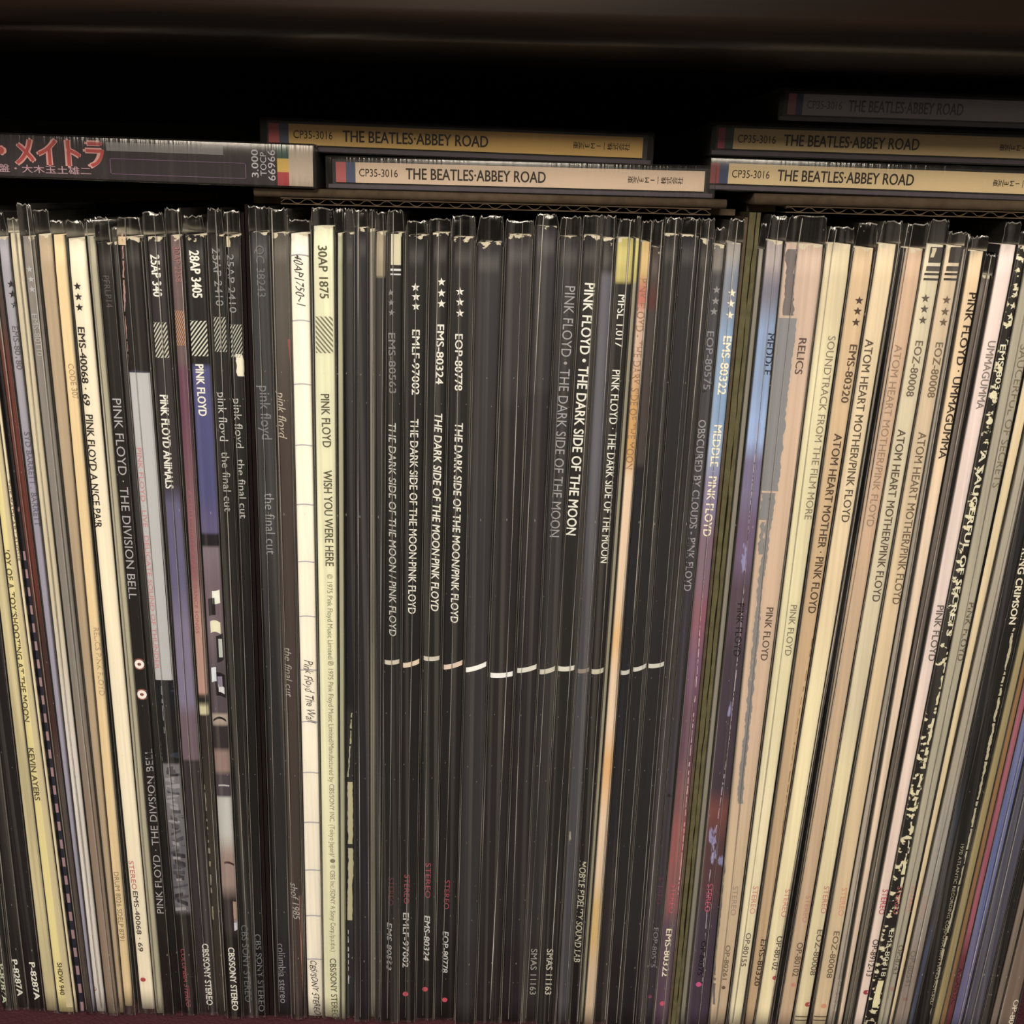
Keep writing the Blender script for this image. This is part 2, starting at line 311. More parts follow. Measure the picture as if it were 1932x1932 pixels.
rec('r54', 1413, 1448, 1307, 1348, 455, [(164, 146, 136), (520, (124, 118, 126), 40), (590, (140, 156, 178), 60), (760, (154, 170, 196), 60), (850, (126, 112, 136), 40), (960, (118, 92, 116), 60), (1080, (98, 74, 84), 60), (1210, (84, 66, 76), 60), (1440, (84, 64, 74), 60), (1505, (136, 74, 64), 40), (1560, (104, 66, 66), 60), (1700, (84, 66, 80), 60), (1860, (86, 66, 80), 60)],
    'record with light blue top fading to purple, right of the olive cardboard', GR, seam=.1, chips=[((150, 140, 172), .68, 200, 60)])
rec('r55', 1451, 1516, 1351, 1385, 461, [(196, 164, 136), (700, (206, 172, 138), 200), (1500, (204, 174, 134), 200)], 'wide tan record with a torn blue-grey left side', GR, seam=-.25)
rec('r56', 1520, 1563, 1391, 1417, 461, [(206, 184, 140), (640, (218, 200, 152), 100), (1400, (230, 210, 164), 200)], 'cream record with long grey-brown title, second right of torn-sided tan one', GR, seam=-.4)
rec('r57', 1569, 1602, 1424, 1442, 468, [(206, 172, 126), (900, (200, 164, 118), 300)], 'darker tan record with three stars, leftmost of the starred ones in the right box', GR, zb=.001)
rec('r58', 1608, 1641, 1446, 1472, 461, [(222, 194, 148), (1200, (232, 210, 160), 200)], 'cream record with bold dark title and red dot, no stars', GR, seam=.7)
rec('r59', 1659, 1691, 1489, 1515, 469, [(206, 168, 130), (1100, (202, 168, 128), 200)], 'tan record with pale brown title between two dark gaps', GR, seam=-.6)
rec('r60', 1694, 1727, 1520, 1546, 462, [(210, 190, 150), (1400, (222, 200, 152), 100)], 'cream record with black bars at top, three stars and deep red dot', GR)
rec('r61', 1732, 1762, 1555, 1582, 464, [(206, 178, 138), (1000, (216, 186, 140), 200)], 'tan record with black bars at top, three stars and salmon dot', GR)
rec('r62', 1764, 1774, 1584, 1599, 470, [(156, 140, 118), (1400, (180, 160, 134), 200)], 'thin grey-tan record left of the round-topped cream record', GR, seam=.2)
rec('r63', 1777, 1802, 1601, 1613, 474, [(224, 190, 142), (900, (222, 192, 158), 200)], 'cream record with rounded worn top corner and black title', GR, chips=[((150, 116, 84), .76, 90, 60)])
rec('r64', 1804, 1824, 1615, 1632, 520, [(108, 92, 78), (1500, (120, 106, 84), 200)], 'brown-grey record set low between two pale records, right box', GR, seam=.0)
rec('r65', 1827, 1857, 1634, 1654, 462, [(222, 196, 176), (1300, (226, 198, 174), 200)], 'pinkish white record with grey title and red dot', GR)
rec('r66', 1860, 1878, 1657, 1680, 464, [(58, 50, 44)], 'black record with badly torn white and cream edge', GR, chips=[((226, 208, 160), .56, 330, 420)])
rec('r67', 1881, 1915, 1682, 1702, 458, [(170, 156, 128), (1000, (176, 162, 132), 200)], 'grey-cream record with brown title right of the torn black one', GR, seam=-.2)
rec('r68', 1919, 1939, 1704, 1713, 458, [(224, 196, 146)], 'narrow light cream record right of the grey-cream one', GR)
rec('r69', 1941, 1961, 1715, 1741, 458, [(170, 154, 128), (1500, (162, 150, 132), 100), (1760, (150, 130, 112), 100)], 'grey-tan record with faded pink lettering at its foot', GR, seam=.1)
rec('r70', 1963, 1985, 1743, 1752, 460, [(48, 46, 52), (1500, (56, 64, 78), 100), (1600, (70, 64, 70), 60), (1760, (74, 82, 104), 60)], 'thin blue-black record left of the black one with white worn line', GR)
rec('r71', 1988, 2018, 1754, 1785, 460, [(34, 30, 29)], 'black record with a white worn line and cream lettering, right edge', GR)
rec('r72', 2020, 2036, 1787, 1803, 460, [(160, 138, 84)], 'olive yellow record right of the black worn one', GR)
rec('r73', 2038, 2048, 1804, 1813, 460, [(148, 104, 54)], 'thin brown-orange record between olive and pink ones', GR)
rec('r74', 2050, 2062, 1814, 1825, 460, [(168, 82, 96), (1780, (126, 50, 58), 60)], 'thin pink record near the lower right corner', GR)
rec('r75', 2064, 2086, 1826, 1846, 460, [(104, 108, 150), (1750, (112, 104, 136), 60)], 'blue-purple record right of the thin pink one', GR, seam=.1)
rec('r76', 2089, 2122, 1848, 1880, 460, [(76, 72, 82), (1500, (84, 80, 94), 100)], 'wide dark grey-blue record near the lower right corner', GR, seam=-.3)
rec('r77', 2125, 2140, 1882, 1897, 460, [(44, 40, 38)], 'thin black record with tiny grey specks at the lower right', GR, chips=[((120, 104, 90), .66, 500, 700)])
rec('r78', 2142, 2158, 1899, 1913, 460, [(134, 114, 94)], 'thin grey-tan record, second from the right at the bottom', GR)
rec('r79', 2160, 2192, 1915, 1945, 460, [(126, 102, 82)], 'brown record with cream lettering in the lower right corner', GR)

# keep neighbours clear of one another
MIN = .0003
for k in (0, 1):
    for _ in range(60):
        for a, b in zip(ITEMS, ITEMS[1:]):
            d = b.L[k]-a.R[k]
            if d < MIN:
                s = (MIN-d)/2+1e-6; a.R[k] -= s; b.L[k] += s
        for a in ITEMS:
            if a.R[k]-a.L[k] < .0010:
                s = (.0010-(a.R[k]-a.L[k]))/2; a.L[k] -= s; a.R[k] += s
def lerp(p, z): return p[0]+(p[1]-p[0])*z/ZT
for i, it in enumerate(ITEMS):
    it.SL, it.SR = [0, 0], [0, 0]
    for k in (0, 1):
        pl = ITEMS[i-1].R[k] if i else it.L[k]-.001
        nr = ITEMS[i+1].L[k] if i+1 < len(ITEMS) else it.R[k]+.001
        if i and ITEMS[i-1].kind == 'wall': pl = pl-(it.L[k]-pl)+.0001
        if i+1 < len(ITEMS) and ITEMS[i+1].kind == 'wall': nr = nr+(nr-it.R[k])-.0001
        it.SL[k] = max((pl+it.L[k])/2+.00004, it.L[k]-.0011)
        it.SR[k] = min((nr+it.R[k])/2-.00004, it.R[k]+.0011)

# ------------------------------------------------------------------ boxes
def zpx(px, py, y=0): return at(px, py, y)[1]
Z_FL0 = zpx(940, 396); Z_FL1 = zpx(940, 383)          # corrugated lid of the middle box
Z_CD2 = zpx(980, 366)                                 # foot of the lower disc case
Z_G0 = zpx(1700, 407); Z_G1 = zpx(1700, 394); Z_CD3 = zpx(1640, 370)

def fluted(parent, x0, x1, z0, z1, ydep=.30, per=.0064):
    bm = bmesh.new(); t = .00032
    box(bm, x0, x1, 0, ydep, z0, z0+t); box(bm, x0, x1, 0, ydep, z1-t, z1)
    n = int((x1-x0)/per*16); rows = []
    amp = (z1-z0-2*t)/2-.00013; zc = (z0+z1)/2
    for i in range(n+1):
        x = x0+(x1-x0)*i/n; ph = 2*math.pi*(x-x0)/per + .5*math.sin(x*23)
        s = math.sin(ph); s = math.copysign(abs(s)**.7, s)
        zz = zc+amp*s
        jit = .0004*math.sin(x*190)
        rows.append([bm.verts.new((x, .0004+jit*.5, zz-.00012)), bm.verts.new((x, .0004+jit*.5, zz+.00012)), bm.verts.new((x, ydep, zz+.00012)), bm.verts.new((x, ydep, zz-.00012))])
    for a, b in zip(rows, rows[1:]):
        for j in range(4): bm.faces.new((a[j], b[j], b[(j+1) % 4], a[(j+1) % 4]))
    bmesh.ops.recalc_face_normals(bm, faces=bm.faces[:])
    return obj('corrugated_lid', bm, CARD, parent)
def folded(parent, x0, x1, z0, z1, y0=.0, ydep=.30):
    bm = bmesh.new(); box(bm, x0, x1, y0, ydep, z0, z1)
    h = (z1-z0)*.48
    bmesh.ops.bevel(bm, geom=[e for e in bm.edges if all(abs(v.co.y-y0) < 1e-6 for v in e.verts) and abs(e.verts[0].co.z-e.verts[1].co.z) < 1e-6], offset=h, segments=5, affect='EDGES', profile=.5)
    return smooth(obj('folded_flap', bm, CARD, parent))
def side_panel(it, parent, mat, ztop, split=True):
    """board seen on its cut edge: two liners with a ragged dark slit between them"""
    bm = bmesh.new(); n = 60
    def slab(f0, f1, y0, jit=0):
        rows = []
        for i in range(n+1):
            z = ztop*i/n; l, r = lerp(it.L, z), lerp(it.R, z); wd = r-l
            j0 = random.uniform(-jit, jit); j1 = random.uniform(-jit, jit)
            a = l+wd*max(0, f0+j0*(f0 > 0)); b = l+wd*min(1, f1+j1*(f1 < 1))
            if b-a < wd*.02: b = a+wd*.02
            yy = y0+random.uniform(0, .0003)
            rows.append([bm.verts.new(p) for p in ((a, yy, z), (b, yy, z), (b, .31, z), (a, .31, z))])
        for p, q in zip(rows, rows[1:]):
            for j in range(4): bm.faces.new((p[j], p[(j+1) % 4], q[(j+1) % 4], q[j]))
        bm.faces.new(rows[0][::-1]); bm.faces.new(rows[-1])
    if split:
        slab(0, .50, 0, .07); slab(.50, .64, .006, .05); slab(.64, 1, .0005, .07)
    else: slab(0, 1, .0005)
    bmesh.ops.recalc_face_normals(bm, faces=bm.faces[:])
    return obj('side_panel', bm, mat, parent)
def back(parent, x0, x1, ztop):
    bm = bmesh.new(); box(bm, x0, x1, .335, .338, .0, ztop); obj('back_panel', bm, CARD, parent)

X = lambda px, py, y=0: at(px, py, y)[0]
b1 = thing('cardboard_box', 'leftmost cardboard box, its top in deep shadow under the purple disc case', 'cardboard box', (0, 0, 0), 'boxes holding the records')
b2 = thing('cardboard_box', 'middle cardboard box with corrugated lid edge above the black records', 'cardboard box', (0, 0, 0), 'boxes holding the records')
b3 = thing('cardboard_box', 'right cardboard box with olive taped side edge and corrugated lid', 'cardboard box', (0, 0, 0), 'boxes holding the records')
Z_B1 = zpx(300, 343)-.0002
side_panel(BY['w1r'], b1, CARD_SHADE, Z_FL0-.003, False)
bm = bmesh.new(); box(bm, -.33, X(452, 380), .05, .30, Z_B1-.003, Z_B1); obj('lid', bm, CARD_SHADE, b1)
back(b1, -.33, lerp(BY['w1r'].R, .2)-.001, Z_B1-.003)
bm = bmesh.new(); box(bm, -.333, -.33, .05, .338, 0, Z_B1); obj('side_panel', bm, CARD_SHADE, b1)
side_panel(BY['w2l'], b2, CARD_SHADE, Z_FL0-.0003, False); side_panel(BY['w2r'], b2, CARD, Z_FL0-.0003, False)
back(b2, lerp(BY['w2l'].L, .2)+.004, lerp(BY['w2r'].R, .2)-.004, Z_FL0)
fluted(b2, X(530, 390), X(1342, 390), Z_FL0, Z_FL1)
folded(b2, X(478, 378), X(1372, 390), Z_FL1, Z_CD2, .0008)
for xa, xb in ((462, 528), (1344, 1402)):
    bm = bmesh.new(); box(bm, X(xa, 390), X(xb, 390), .012, .30, Z_FL0, Z_FL1-.0001); obj('lid_corner', bm, CARD, b2)
side_panel(BY['w3l'], b3, OLIVE, Z_G0-.0002)
xr = .285
back(b3, lerp(BY['w3l'].L, .2)+.012, xr, Z_G0)
fluted(b3, X(1482, 398), xr, Z_G0, Z_G1)
folded(b3, X(1424, 390), xr, Z_G1, Z_CD3, .0008)
bm = bmesh.new(); box(bm, X(1424, 395), X(1480, 395), .012, .30, Z_G0, Z_G1-.0001); obj('lid_corner', bm, CARD, b3)
bm = bmesh.new(); box(bm, xr, xr+.004, .0, .338, 0, Z_CD3); obj('side_panel', bm, CARD, b3)

# ------------------------------------------------------------------ building a record
RR = .0007
def prof(u, hw):
    c = min(.9, min(RR, hw*.55)/hw); a = abs(u)
    y = .00012*u*u
    if a > 1-c:
        s = min(1, (a-(1-c))/c); y += min(RR, hw*.55)*(1-math.sqrt(max(0, 1-s*s)))
    return y
UU = [-1, -.97, -.9, -.8, -.66, -.4, 0, .4, .66, .8, .9, .97, 1]
def zcap(it):
    return (Z_FL0 if it.grp == GM else Z_G0 if it.grp == GR else Z_FL0+.006)-.0006
def build(it):
    x0b = (lerp(it.L, 0)+lerp(it.R, 0))/2
    root = thing('vinyl_record', it.label, 'record', (x0b, it.y, 0), it.grp)
    it.root = root; it.x0 = x0b
    f = (it.top-YA)/(YB-YA); pxt = it.px[0]+(it.px[1]-it.px[0])*f
    zb = it.k.get('zb', .0008); H = max(.28, min(zpx(pxt, it.top, it.y), zcap(it)-.004)); it.H = H; it.zb = zb
    # colour stops from the picture rows
    base = it.stops[0]; tr = []
    cur = base; lst = [(1.0, base)]
    for s in it.stops[1:]:
        y, c = s[0], s[1]; bl = s[2] if len(s) > 2 else 3
        fy = (y-YA)/(YB-YA); px = it.px[0]+(it.px[1]-it.px[0])*fy
        z1 = zpx(px, y-bl/2)/H; z2 = zpx(px, y+bl/2)/H
        lst.append((z1, cur)); lst.append((z2, c)); cur = c
    lst.append((0.0, cur)); lst = lst[::-1]
    lst = [(max(0.001, min(1, p)), c) for p, c in lst]
    mat = spine_mat(H, lst, it.k.get('chips'), it.k.get('mott', .10))
    # jacket
    bm = bmesh.new(); n = 30; rows = []
    ph = random.random()*6
    for i in range(n+1):
        t = i/n; z = zb+(H-zb)*t
        l, r = lerp(it.L, z), lerp(it.R, z); c, hw = (l+r)/2, (r-l)/2
        k = 1-.012*(1+math.sin(t*9+ph))*.5
        if t > .97: k *= 1-.06*((t-.97)/.03)
        if t < .03: k *= 1-.05*((.03-t)/.03)
        hw *= k; hw = max(hw, .0004)
        row = [bm.verts.new((c+u*hw-x0b, prof(u, hw)+(.0004*((t-.985)/.015) if t > .985 else 0), z)) for u in UU]
        row += [bm.verts.new((c+hw-x0b, .309, z)), bm.verts.new((c-hw-x0b, .309, z))]
        rows.append(row)
    m_ = len(rows[0]); nu = len(UU)
    for a, b in zip(rows, rows[1:]):
        for j in range(m_):
            fc = bm.faces.new((a[j], a[(j+1) % m_], b[(j+1) % m_], b[j]))
            if j >= nu-1: fc.material_index = 1
    bm.faces.new(rows[0][::-1]); bm.faces.new(rows[-1])
    it.jacket = smooth(obj('jacket', bm, mat, root))
    it.jacket.data.materials.append(plain('cover_card', it.k.get('cover', (52, 52, 60) if sum(base) > 300 else (26, 25, 27)), .5))
    # clear outer sleeve, open at the top
    rise = it.k.get('rise', random.uniform(.0045, .0105)); zt = min(H+rise, zcap(it))
    bm = bmesh.new(); rows = []
    zs = [.0001, .002, .005]+[.005+(H-.008)*i/14 for i in range(1, 15)]+[H-.001, H+(zt-H)*.4, H+(zt-H)*.75, zt-.0004, zt]
    pin = random.uniform(.7, 1.0); lean = random.uniform(-.4, .4)
    rim = [random.uniform(-.0008, .0002) for _ in UU]
    for i, z in enumerate(zs):
        l, r = lerp(it.SL, z), lerp(it.SR, z); c, hw = (l+r)/2, (r-l)/2
        o_ = -.00045
        if z > H:
            q = (z-H)/max(1e-6, zt-H); hw0 = hw; hw = hw*(1-(1-pin)*q); c += lean*(hw0-hw)*.9
        crump = .0005 if z < .004 else (.0007 if z > H else .00006)
        row = []
        for u in UU:
            zz = z+(rim[len(row)] if i >= len(zs)-2 else 0)
            if i == len(zs)-1: zz = min(zz, zcap(it))
            row.append(bm.verts.new((c+u*hw-x0b, o_+prof(u, hw)*.8+random.uniform(-crump, crump*.4), max(.0001, zz))))
        row += [bm.verts.new((c+hw-x0b, .3105, z)), bm.verts.new((c-hw-x0b, .3105, z))]
        rows.append(row)
    for i, (a, b) in enumerate(zip(rows, rows[1:])):
        for j in range(m_):
            fc = bm.faces.new((a[j], a[(j+1) % m_], b[(j+1) % m_], b[j]))
            if j in (1, nu-3) and i <= 16: fc.material_index = 2
            if j < nu-1 and (i == len(rows)-2 or (i > 16 and j in (0, nu-2))): fc.material_index = 1   # creased rim and corners
    it.sleeve = smooth(obj('plastic_sleeve', bm, random.choice(SLEEVE), root)); it.zt = zt
    it.sleeve.data.materials.append(SEAM); it.sleeve.data.materials.append(FOLD)
    sm = it.k.get('seam')
    if sm is not None:                                   # welded seam standing proud of the film
        bm = bmesh.new(); rows = []; n = 40; ph = random.random()*6; wdt = random.uniform(.00012, .00022)
        for i in range(n+1):
            z = .003+(zt-.004)*i/n; l, r = lerp(it.SL, z), lerp(it.SR, z); c, hw = (l+r)/2, (r-l)/2
            if z > H:
                q = (z-H)/max(1e-6, zt-H); h0 = hw; hw *= 1-(1-pin)*q; c += lean*(h0-hw)*.9
            u = sm+.12*math.sin(z*14+ph); x = c+max(-.85, min(.85, u))*hw-x0b
            wv = wdt*(1+.5*math.sin(z*61+ph)); y = -.0006+prof(u, hw)*.8
            rows.append([bm.verts.new(p) for p in ((x-wv, y, z), (x, y-.0006, z), (x+wv, y, z))])
        for a, b in zip(rows, rows[1:]):
            for j in (0, 1, 2): bm.faces.new((a[j], a[(j+1) % 3], b[(j+1) % 3], b[j]))
        smooth(obj('sleeve_seam', bm, SEAM, it.sleeve))

# ---- things printed on a spine: everything follows the spine's own surface
def on(it, x, z, eps):
    l, r = lerp(it.L, z), lerp(it.R, z); c, hw = (l+r)/2, (r-l)/2
    u = max(-.985, min(.985, (x-c)/hw))
    return Vector((c+u*hw-it.x0, prof(u, hw*.985)-eps, z))
def row_z(it, py):
    f = (py-YA)/(YB-YA); return zpx(it.px[0]+(it.px[1]-it.px[0])*f, py, it.y)
def poly(it, name, polys, c, eps=.00012, parent=None):
    bm = bmesh.new()
    for pts in polys:
        try: bm.faces.new([bm.verts.new(on(it, x, z, eps)) for x, z in pts])
        except ValueError: pass
    for f_ in bm.faces:
        f_.normal_update()
        if f_.normal.y > 0: f_.normal_flip()
    return obj(name, bm, ink(c), parent or it.jacket)
def band(key, name, y0, y1, c, u0_=-1, u1_=1, rise=0, eps=.00009, curve=0):
    it = BY[key]; z1, z0 = row_z(it, y0), row_z(it, y1); ps = []
    n = 14; m2 = max(1, int((z1-z0)/.012))
    zr = rise/5000.0; cv = curve/5000.0
    def P(u, z):
        zz = z+zr*u+cv*u*u; zz = min(zz, it.H-.0002)
        l, r = lerp(it.L, zz), lerp(it.R, zz); return ((l+r)/2+u*(r-l)/2, zz)
    for j in range(m2):
        za, zb_ = z0+(z1-z0)*j/m2, z0+(z1-z0)*(j+1)/m2
        for i in range(n):
            ua, ub = u0_+(u1_-u0_)*i/n, u0_+(u1_-u0_)*(i+1)/n
            ps.append([P(ua, za), P(ub, za), P(ub, zb_), P(ua, zb_)])
    return poly(it, name, ps, c, eps)
def hatch(key, y0, y1, c, n=7, slant=.6, u0_=-.86, u1_=.86):
    it = BY[key]; z1, z0 = row_z(it, y0), row_z(it, y1); ps = []; st = 8
    for b in range(-4, n+4):
        for i in range(st):
            q = []
            for (uu, top) in ((i/st, 0), ((i+1)/st, 0), ((i+1)/st, 1), (i/st, 1)):
                v = max(0, min(1, (b+(.46 if top else 0))/n+slant*(uu-.5)*1.0)); z = z0+(z1-z0)*v
                l, r = lerp(it.L, z), lerp(it.R, z); u = u0_+(u1_-u0_)*uu
                q.append(((l+r)/2+u*(r-l)/2, z))
            if abs(q[0][1]-q[3][1])+abs(q[1][1]-q[2][1]) > 1e-5: ps.append(q)
    poly(it, 'hatched_square', ps, c)
def stars(key, pts, c, r=7, name='star_mark'):
    it = BY[key]
    for px, py in pts:
        x, z = at(px, py, it.y); rad = r/5200.0; ps = []
        v = []
        for i in range(10):
            a = math.pi/2+i*math.pi/5+.02; rr = rad if i % 2 == 0 else rad*.42
            v.append((x+rr*math.cos(a), z+rr*math.sin(a)))
        for i in range(10): ps.append([(x, z), v[i], v[(i+1) % 10]])
        poly(it, name, ps, c)
def dot(key, px, py, r, c, name='round_dot', inner=0, eps=.00012):
    it = BY[key]; x, z = at(px, py, it.y); R_ = r/4800.0; r_ = inner/4800.0; ps = []; n = 20
    for i in range(n):
        a, b = 2*math.pi*i/n, 2*math.pi*(i+1)/n
        if r_: ps.append([(x+r_*math.cos(a), z+r_*math.sin(a)), (x+R_*math.cos(a), z+R_*math.sin(a)), (x+R_*math.cos(b), z+R_*math.sin(b)), (x+r_*math.cos(b), z+r_*math.sin(b))])
        else: ps.append([(x, z), (x+R_*math.cos(a), z+R_*math.sin(a)), (x+R_*math.cos(b), z+R_*math.sin(b))])
    poly(it, name, ps, c, eps)
def ragged(key, name, pts, wpx, c, jit=.6, step=5, gap=0.0, eps=.0001):
    """a worn strip along a line of picture points, torn on both sides"""
    it = BY[key]; ps = []; prev = None; jl = jr = .5
    for (xa, ya), (xb, yb) in zip(pts, pts[1:]):
        n = max(1, int(abs(yb-ya)/step))
        for i in range(n):
            t = i/n; px, py = xa+(xb-xa)*t, ya+(yb-ya)*t
            x, z = at(px, py, it.y); s = wpx/5000.0
            jl = jl*.6+random.random()*.4; jr = jr*.6+random.random()*.4
            cur = (x-s*(1-jit*jl*1.3)*.5, x+s*(1-jit*jr*1.3)*.5, z)
            if prev and random.random() > gap:
                nc = 1 if wpx < 8 else 8
                cl = [max(lerp(it.L, q[2])+.00003, min(lerp(it.R, q[2])-.00003, q[k_])) for q in (cur, prev) for k_ in (0, 1)]
                for k_ in range(nc):
                    f0, f1 = k_/nc, (k_+1)/nc
                    ps.append([(cl[0]+(cl[1]-cl[0])*f0, cur[2]), (cl[0]+(cl[1]-cl[0])*f1, cur[2]), (cl[2]+(cl[3]-cl[2])*f1, prev[2]), (cl[2]+(cl[3]-cl[2])*f0, prev[2])])
            prev = cur
    poly(it, name, ps, c, eps)
_caph = None
def text_mesh(s, bold=0.0, shear=0.0, space=1.0):
    global _caph
    def make(t, off):
        cu = bpy.data.curves.new('t', 'FONT'); cu.body = t; cu.resolution_u = 3; cu.offset = off; cu.shear = shear; cu.space_character = space
        ob = bpy.data.objects.new('t', cu); COL.objects.link(ob)
        dg = bpy.context.evaluated_depsgraph_get(); me = bpy.data.meshes.new_from_object(ob.evaluated_get(dg))
        bpy.data.objects.remove(ob); bpy.data.curves.remove(cu)
        return me
    if _caph is None:
        h = make('H', 0); _caph = max(v.co.y for v in h.vertices); bpy.data.meshes.remove(h)
    me = make(s, 0)
    if bold <= 0: return me
    bm = bmesh.new()
    for i_, (dx, dy) in enumerate(((-bold, 0), (bold, 0), (0, bold*.5), (0, -bold*.5))):
        n0 = len(bm.verts); bm.from_mesh(me); bm.verts.ensure_lookup_table()
        for v in bm.verts[n0:]: v.co.x += dx; v.co.y += dy; v.co.z = i_*6e-6
    bm.to_mesh(me); bm.free()
    return me
def T(key, name, s, p0, p1, cap, c, bold=.012, shear=0.0, space=1.0, wob=0.0):
    it = BY[key]; me = text_mesh(s, bold, shear, space)
    if not me.vertices: return
    xs = [v.co.x for v in me.vertices]; a, b = min(xs), max(xs)
    A = Vector(at(p0[0], p0[1], it.y)); B = Vector(at(p1[0], p1[1], it.y)); d = B-A
    dn = d.normalized(); nrm = Vector((-dn.y, dn.x)); cm = cap/4900.0
    for v in me.vertices:
        t = (v.co.x-a)/(b-a); q = (v.co.y/_caph-.5) + wob*math.sin(t*40)
        M = A+d*t; l, r = lerp(it.L, M.y), lerp(it.R, M.y); hw = (r-l)/2*.95; cc = min(cm, hw*1.8); lim = hw-cc*.5
        M.x = max((l+r)/2-lim, min((l+r)/2+lim, M.x))
        P = M+nrm*q*cc
        v.co = on(it, P.x, P.y, .00014+v.co.z)
    o = obj(name, me, ink(c), it.jacket)
    return o
def R(key, s, p0, p1, cap, c, **k): return T(key, 'title_lettering', s, p0, p1, cap, c, **k)
def N_(key, s, p0, p1, cap, c, **k): return T(key, 'number_lettering', s, p0, p1, cap, c, **k)

for it in ITEMS:
    if it.kind == 'record': build(it)
bpy.context.view_layer.update()

# ------------------------------------------------------------------ lettering and marks
W = (228, 216, 190); DK = (62, 52, 44); RED = (188, 74, 76); PALE = (168, 160, 148)
def stereo(key, p0, p1, c=RED, cap=10): T(key, 'stereo_mark', 'STEREO', p0, p1, cap, c, .0)
N_('r1', 'P-8287A', (-3, 1818), (10, 1893), 11, (190, 190, 150), bold=.03)
N_('r2', 'P-8287A', (27, 1810), (39, 1879), 11, W, bold=.03)
N_('r3', 'P-8287A', (60, 1815), (71, 1886), 11, W, bold=.03)
R('r5', 'JOY OF A TOY/SHOOTING AT THE MOON', (5, 1035), (49, 1362), 10, (104, 88, 56), bold=.02)
R('r5', 'KEVIN AYERS', (58, 1411), (71, 1510), 10, (104, 88, 56), bold=.02)
band('r5', 'khaki_side', 430, 1900, (204, 182, 132), .12, 1, eps=.00005)
for q in range(26):
    band('r7', 'check', 1040+q*34, 1057+q*34, (168, 128, 126), eps=.00006); band('r7', 'check', 1057+q*34, 1074+q*34, (52, 54, 80), eps=.00006)
N_('r5', 'SHDW 940', (112, 1816), (118, 1877), 9, (92, 76, 52), bold=.02)
R('r6', 'THE MADCAP LAUGHS', (8, 905), (28, 1058), 8, (118, 96, 66), bold=.0)
stars('r9', [(21, 536), (24, 555), (28, 575)], (70, 60, 62), 7)
N_('r9', 'EMS-80180', (34, 615), (43, 697), 9, (120, 108, 108))
R('r9', 'SYD BARRETT / BARRETT', (53, 815), (76, 993), 9, (118, 108, 116))
stars('r11', [(56, 508), (59, 527), (61, 546)], (176, 168, 160), 6)
N_('r11', 'EMS-80110', (65, 592), (76, 672), 9, (168, 158, 146))
dot('r10', 177, 1866, 5, (172, 74, 92))
N_('r13', 'CODE 307', (133, 686), (143, 753), 9, (176, 142, 92), bold=0)
R('r13', 'RELICS PINK FLOYD', (181, 1184), (193, 1312), 9, (182, 150, 104), bold=0)
N_('r13', 'DRUM 8026 SDELP 8791', (219, 1645), (231, 1775), 9, (150, 124, 82), bold=0)
stars('r14', [(146, 540), (148, 560), (150, 580)], (60, 46, 50), 7)
N_('r14', 'EMS-40068 · 69', (153, 617), (164, 765), 11, DK, bold=.02)
R('r14', 'PINK FLOYD A NICE PAIR', (168, 782), (185, 996), 12, DK, bold=.02)
stereo('r14', (247, 1624), (254, 1678), (196, 92, 90), 9)
N_('r14', 'EMS-40068 · 69', (255, 1681), (266, 1795), 9, (84, 66, 58))
dot('r14', 270, 1848, 5, (184, 52, 56))
N_('r16', 'PFRLP14', (200, 520), (207, 580), 10, (100, 84, 80), bold=0)
R('r16', 'PINK FLOYD · THE DIVISION BELL', (220, 752), (251, 1130), 14, (176, 164, 156), bold=.0)
R('r16', 'PINK FLOYD · THE DIVISION BELL', (303, 1723), (280, 1413), 13, (176, 164, 156), bold=.0)
for px, py in ((263, 1253), (268, 1310)):
    dot('r16', px, py, 11, (150, 84, 66), 'ring_emblem', 0, .00010); dot('r16', px, py, 8.5, (240, 222, 200), 'ring_emblem', 3.2, .00016)
band('r18', 'paper_strip', 703, 1283, (184, 176, 166), eps=.00006)
R('r18', 'PINK FLOYD · LIVE · DELICATE SOUND OF THUNDER', (262, 845), (297, 1262), 8, (206, 124, 116), bold=0)
ragged('r18', 'torn_edge_or_gap', [(231, 440), (236, 600), (242, 700)], 6, (176, 130, 110), .9, 4, .15)
ragged('r18', 'torn_edge_or_gap', [(228, 446), (230, 466)], 24, (216, 182, 132), .4, 4)
ragged('r18', 'worn_line', [(292, 1290), (300, 1380), (306, 1440)], 3, (190, 176, 150), .9, 4, .3)
ragged('r18', 'worn_line', [(304, 1290), (311, 1400)], 2.5, (150, 146, 150), .9, 4, .4)
for i in range(40):
    yy = 1446+i*6.8; band('r18', 'printed_texture', yy, yy+random.uniform(3, 9), random.choice([(156, 146, 142), (64, 60, 64), (120, 114, 114), (84, 80, 86)]), random.uniform(-.9, -.2), random.uniform(.1, .9), random.uniform(-8, 8))
T('r18', 'maker_lettering', 'COLUMBIA STEREO', (345, 1790), (356, 1900), 9, (160, 62, 68), bold=.02, shear=.25)
N_('r19', '25AP 340', (292, 480), (298, 560), 14, W, bold=.03); hatch('r19', 608, 675, (200, 190, 160))
R('r19', 'PINK FLOYD ANIMALS', (309, 745), (320, 922), 13, W, bold=.035)
T('r19', 'maker_lettering', 'CBS/SONY STEREO', (387, 1780), (396, 1896), 12, W, bold=.025)
N_('r20', '30AP 2258', (332, 465), (338, 532), 10, (160, 98, 94)); hatch('r20', 586, 652, (196, 134, 84), 8)
R('r20', 'A COLLECTION OF GREAT DANCE SONGS', (358, 925), (373, 1195), 6, (176, 92, 92), bold=0)
ragged('r20', 'worn_line', [(385, 1480), (396, 1640), (403, 1760)], 8, (150, 134, 104), .9, 5, .45)
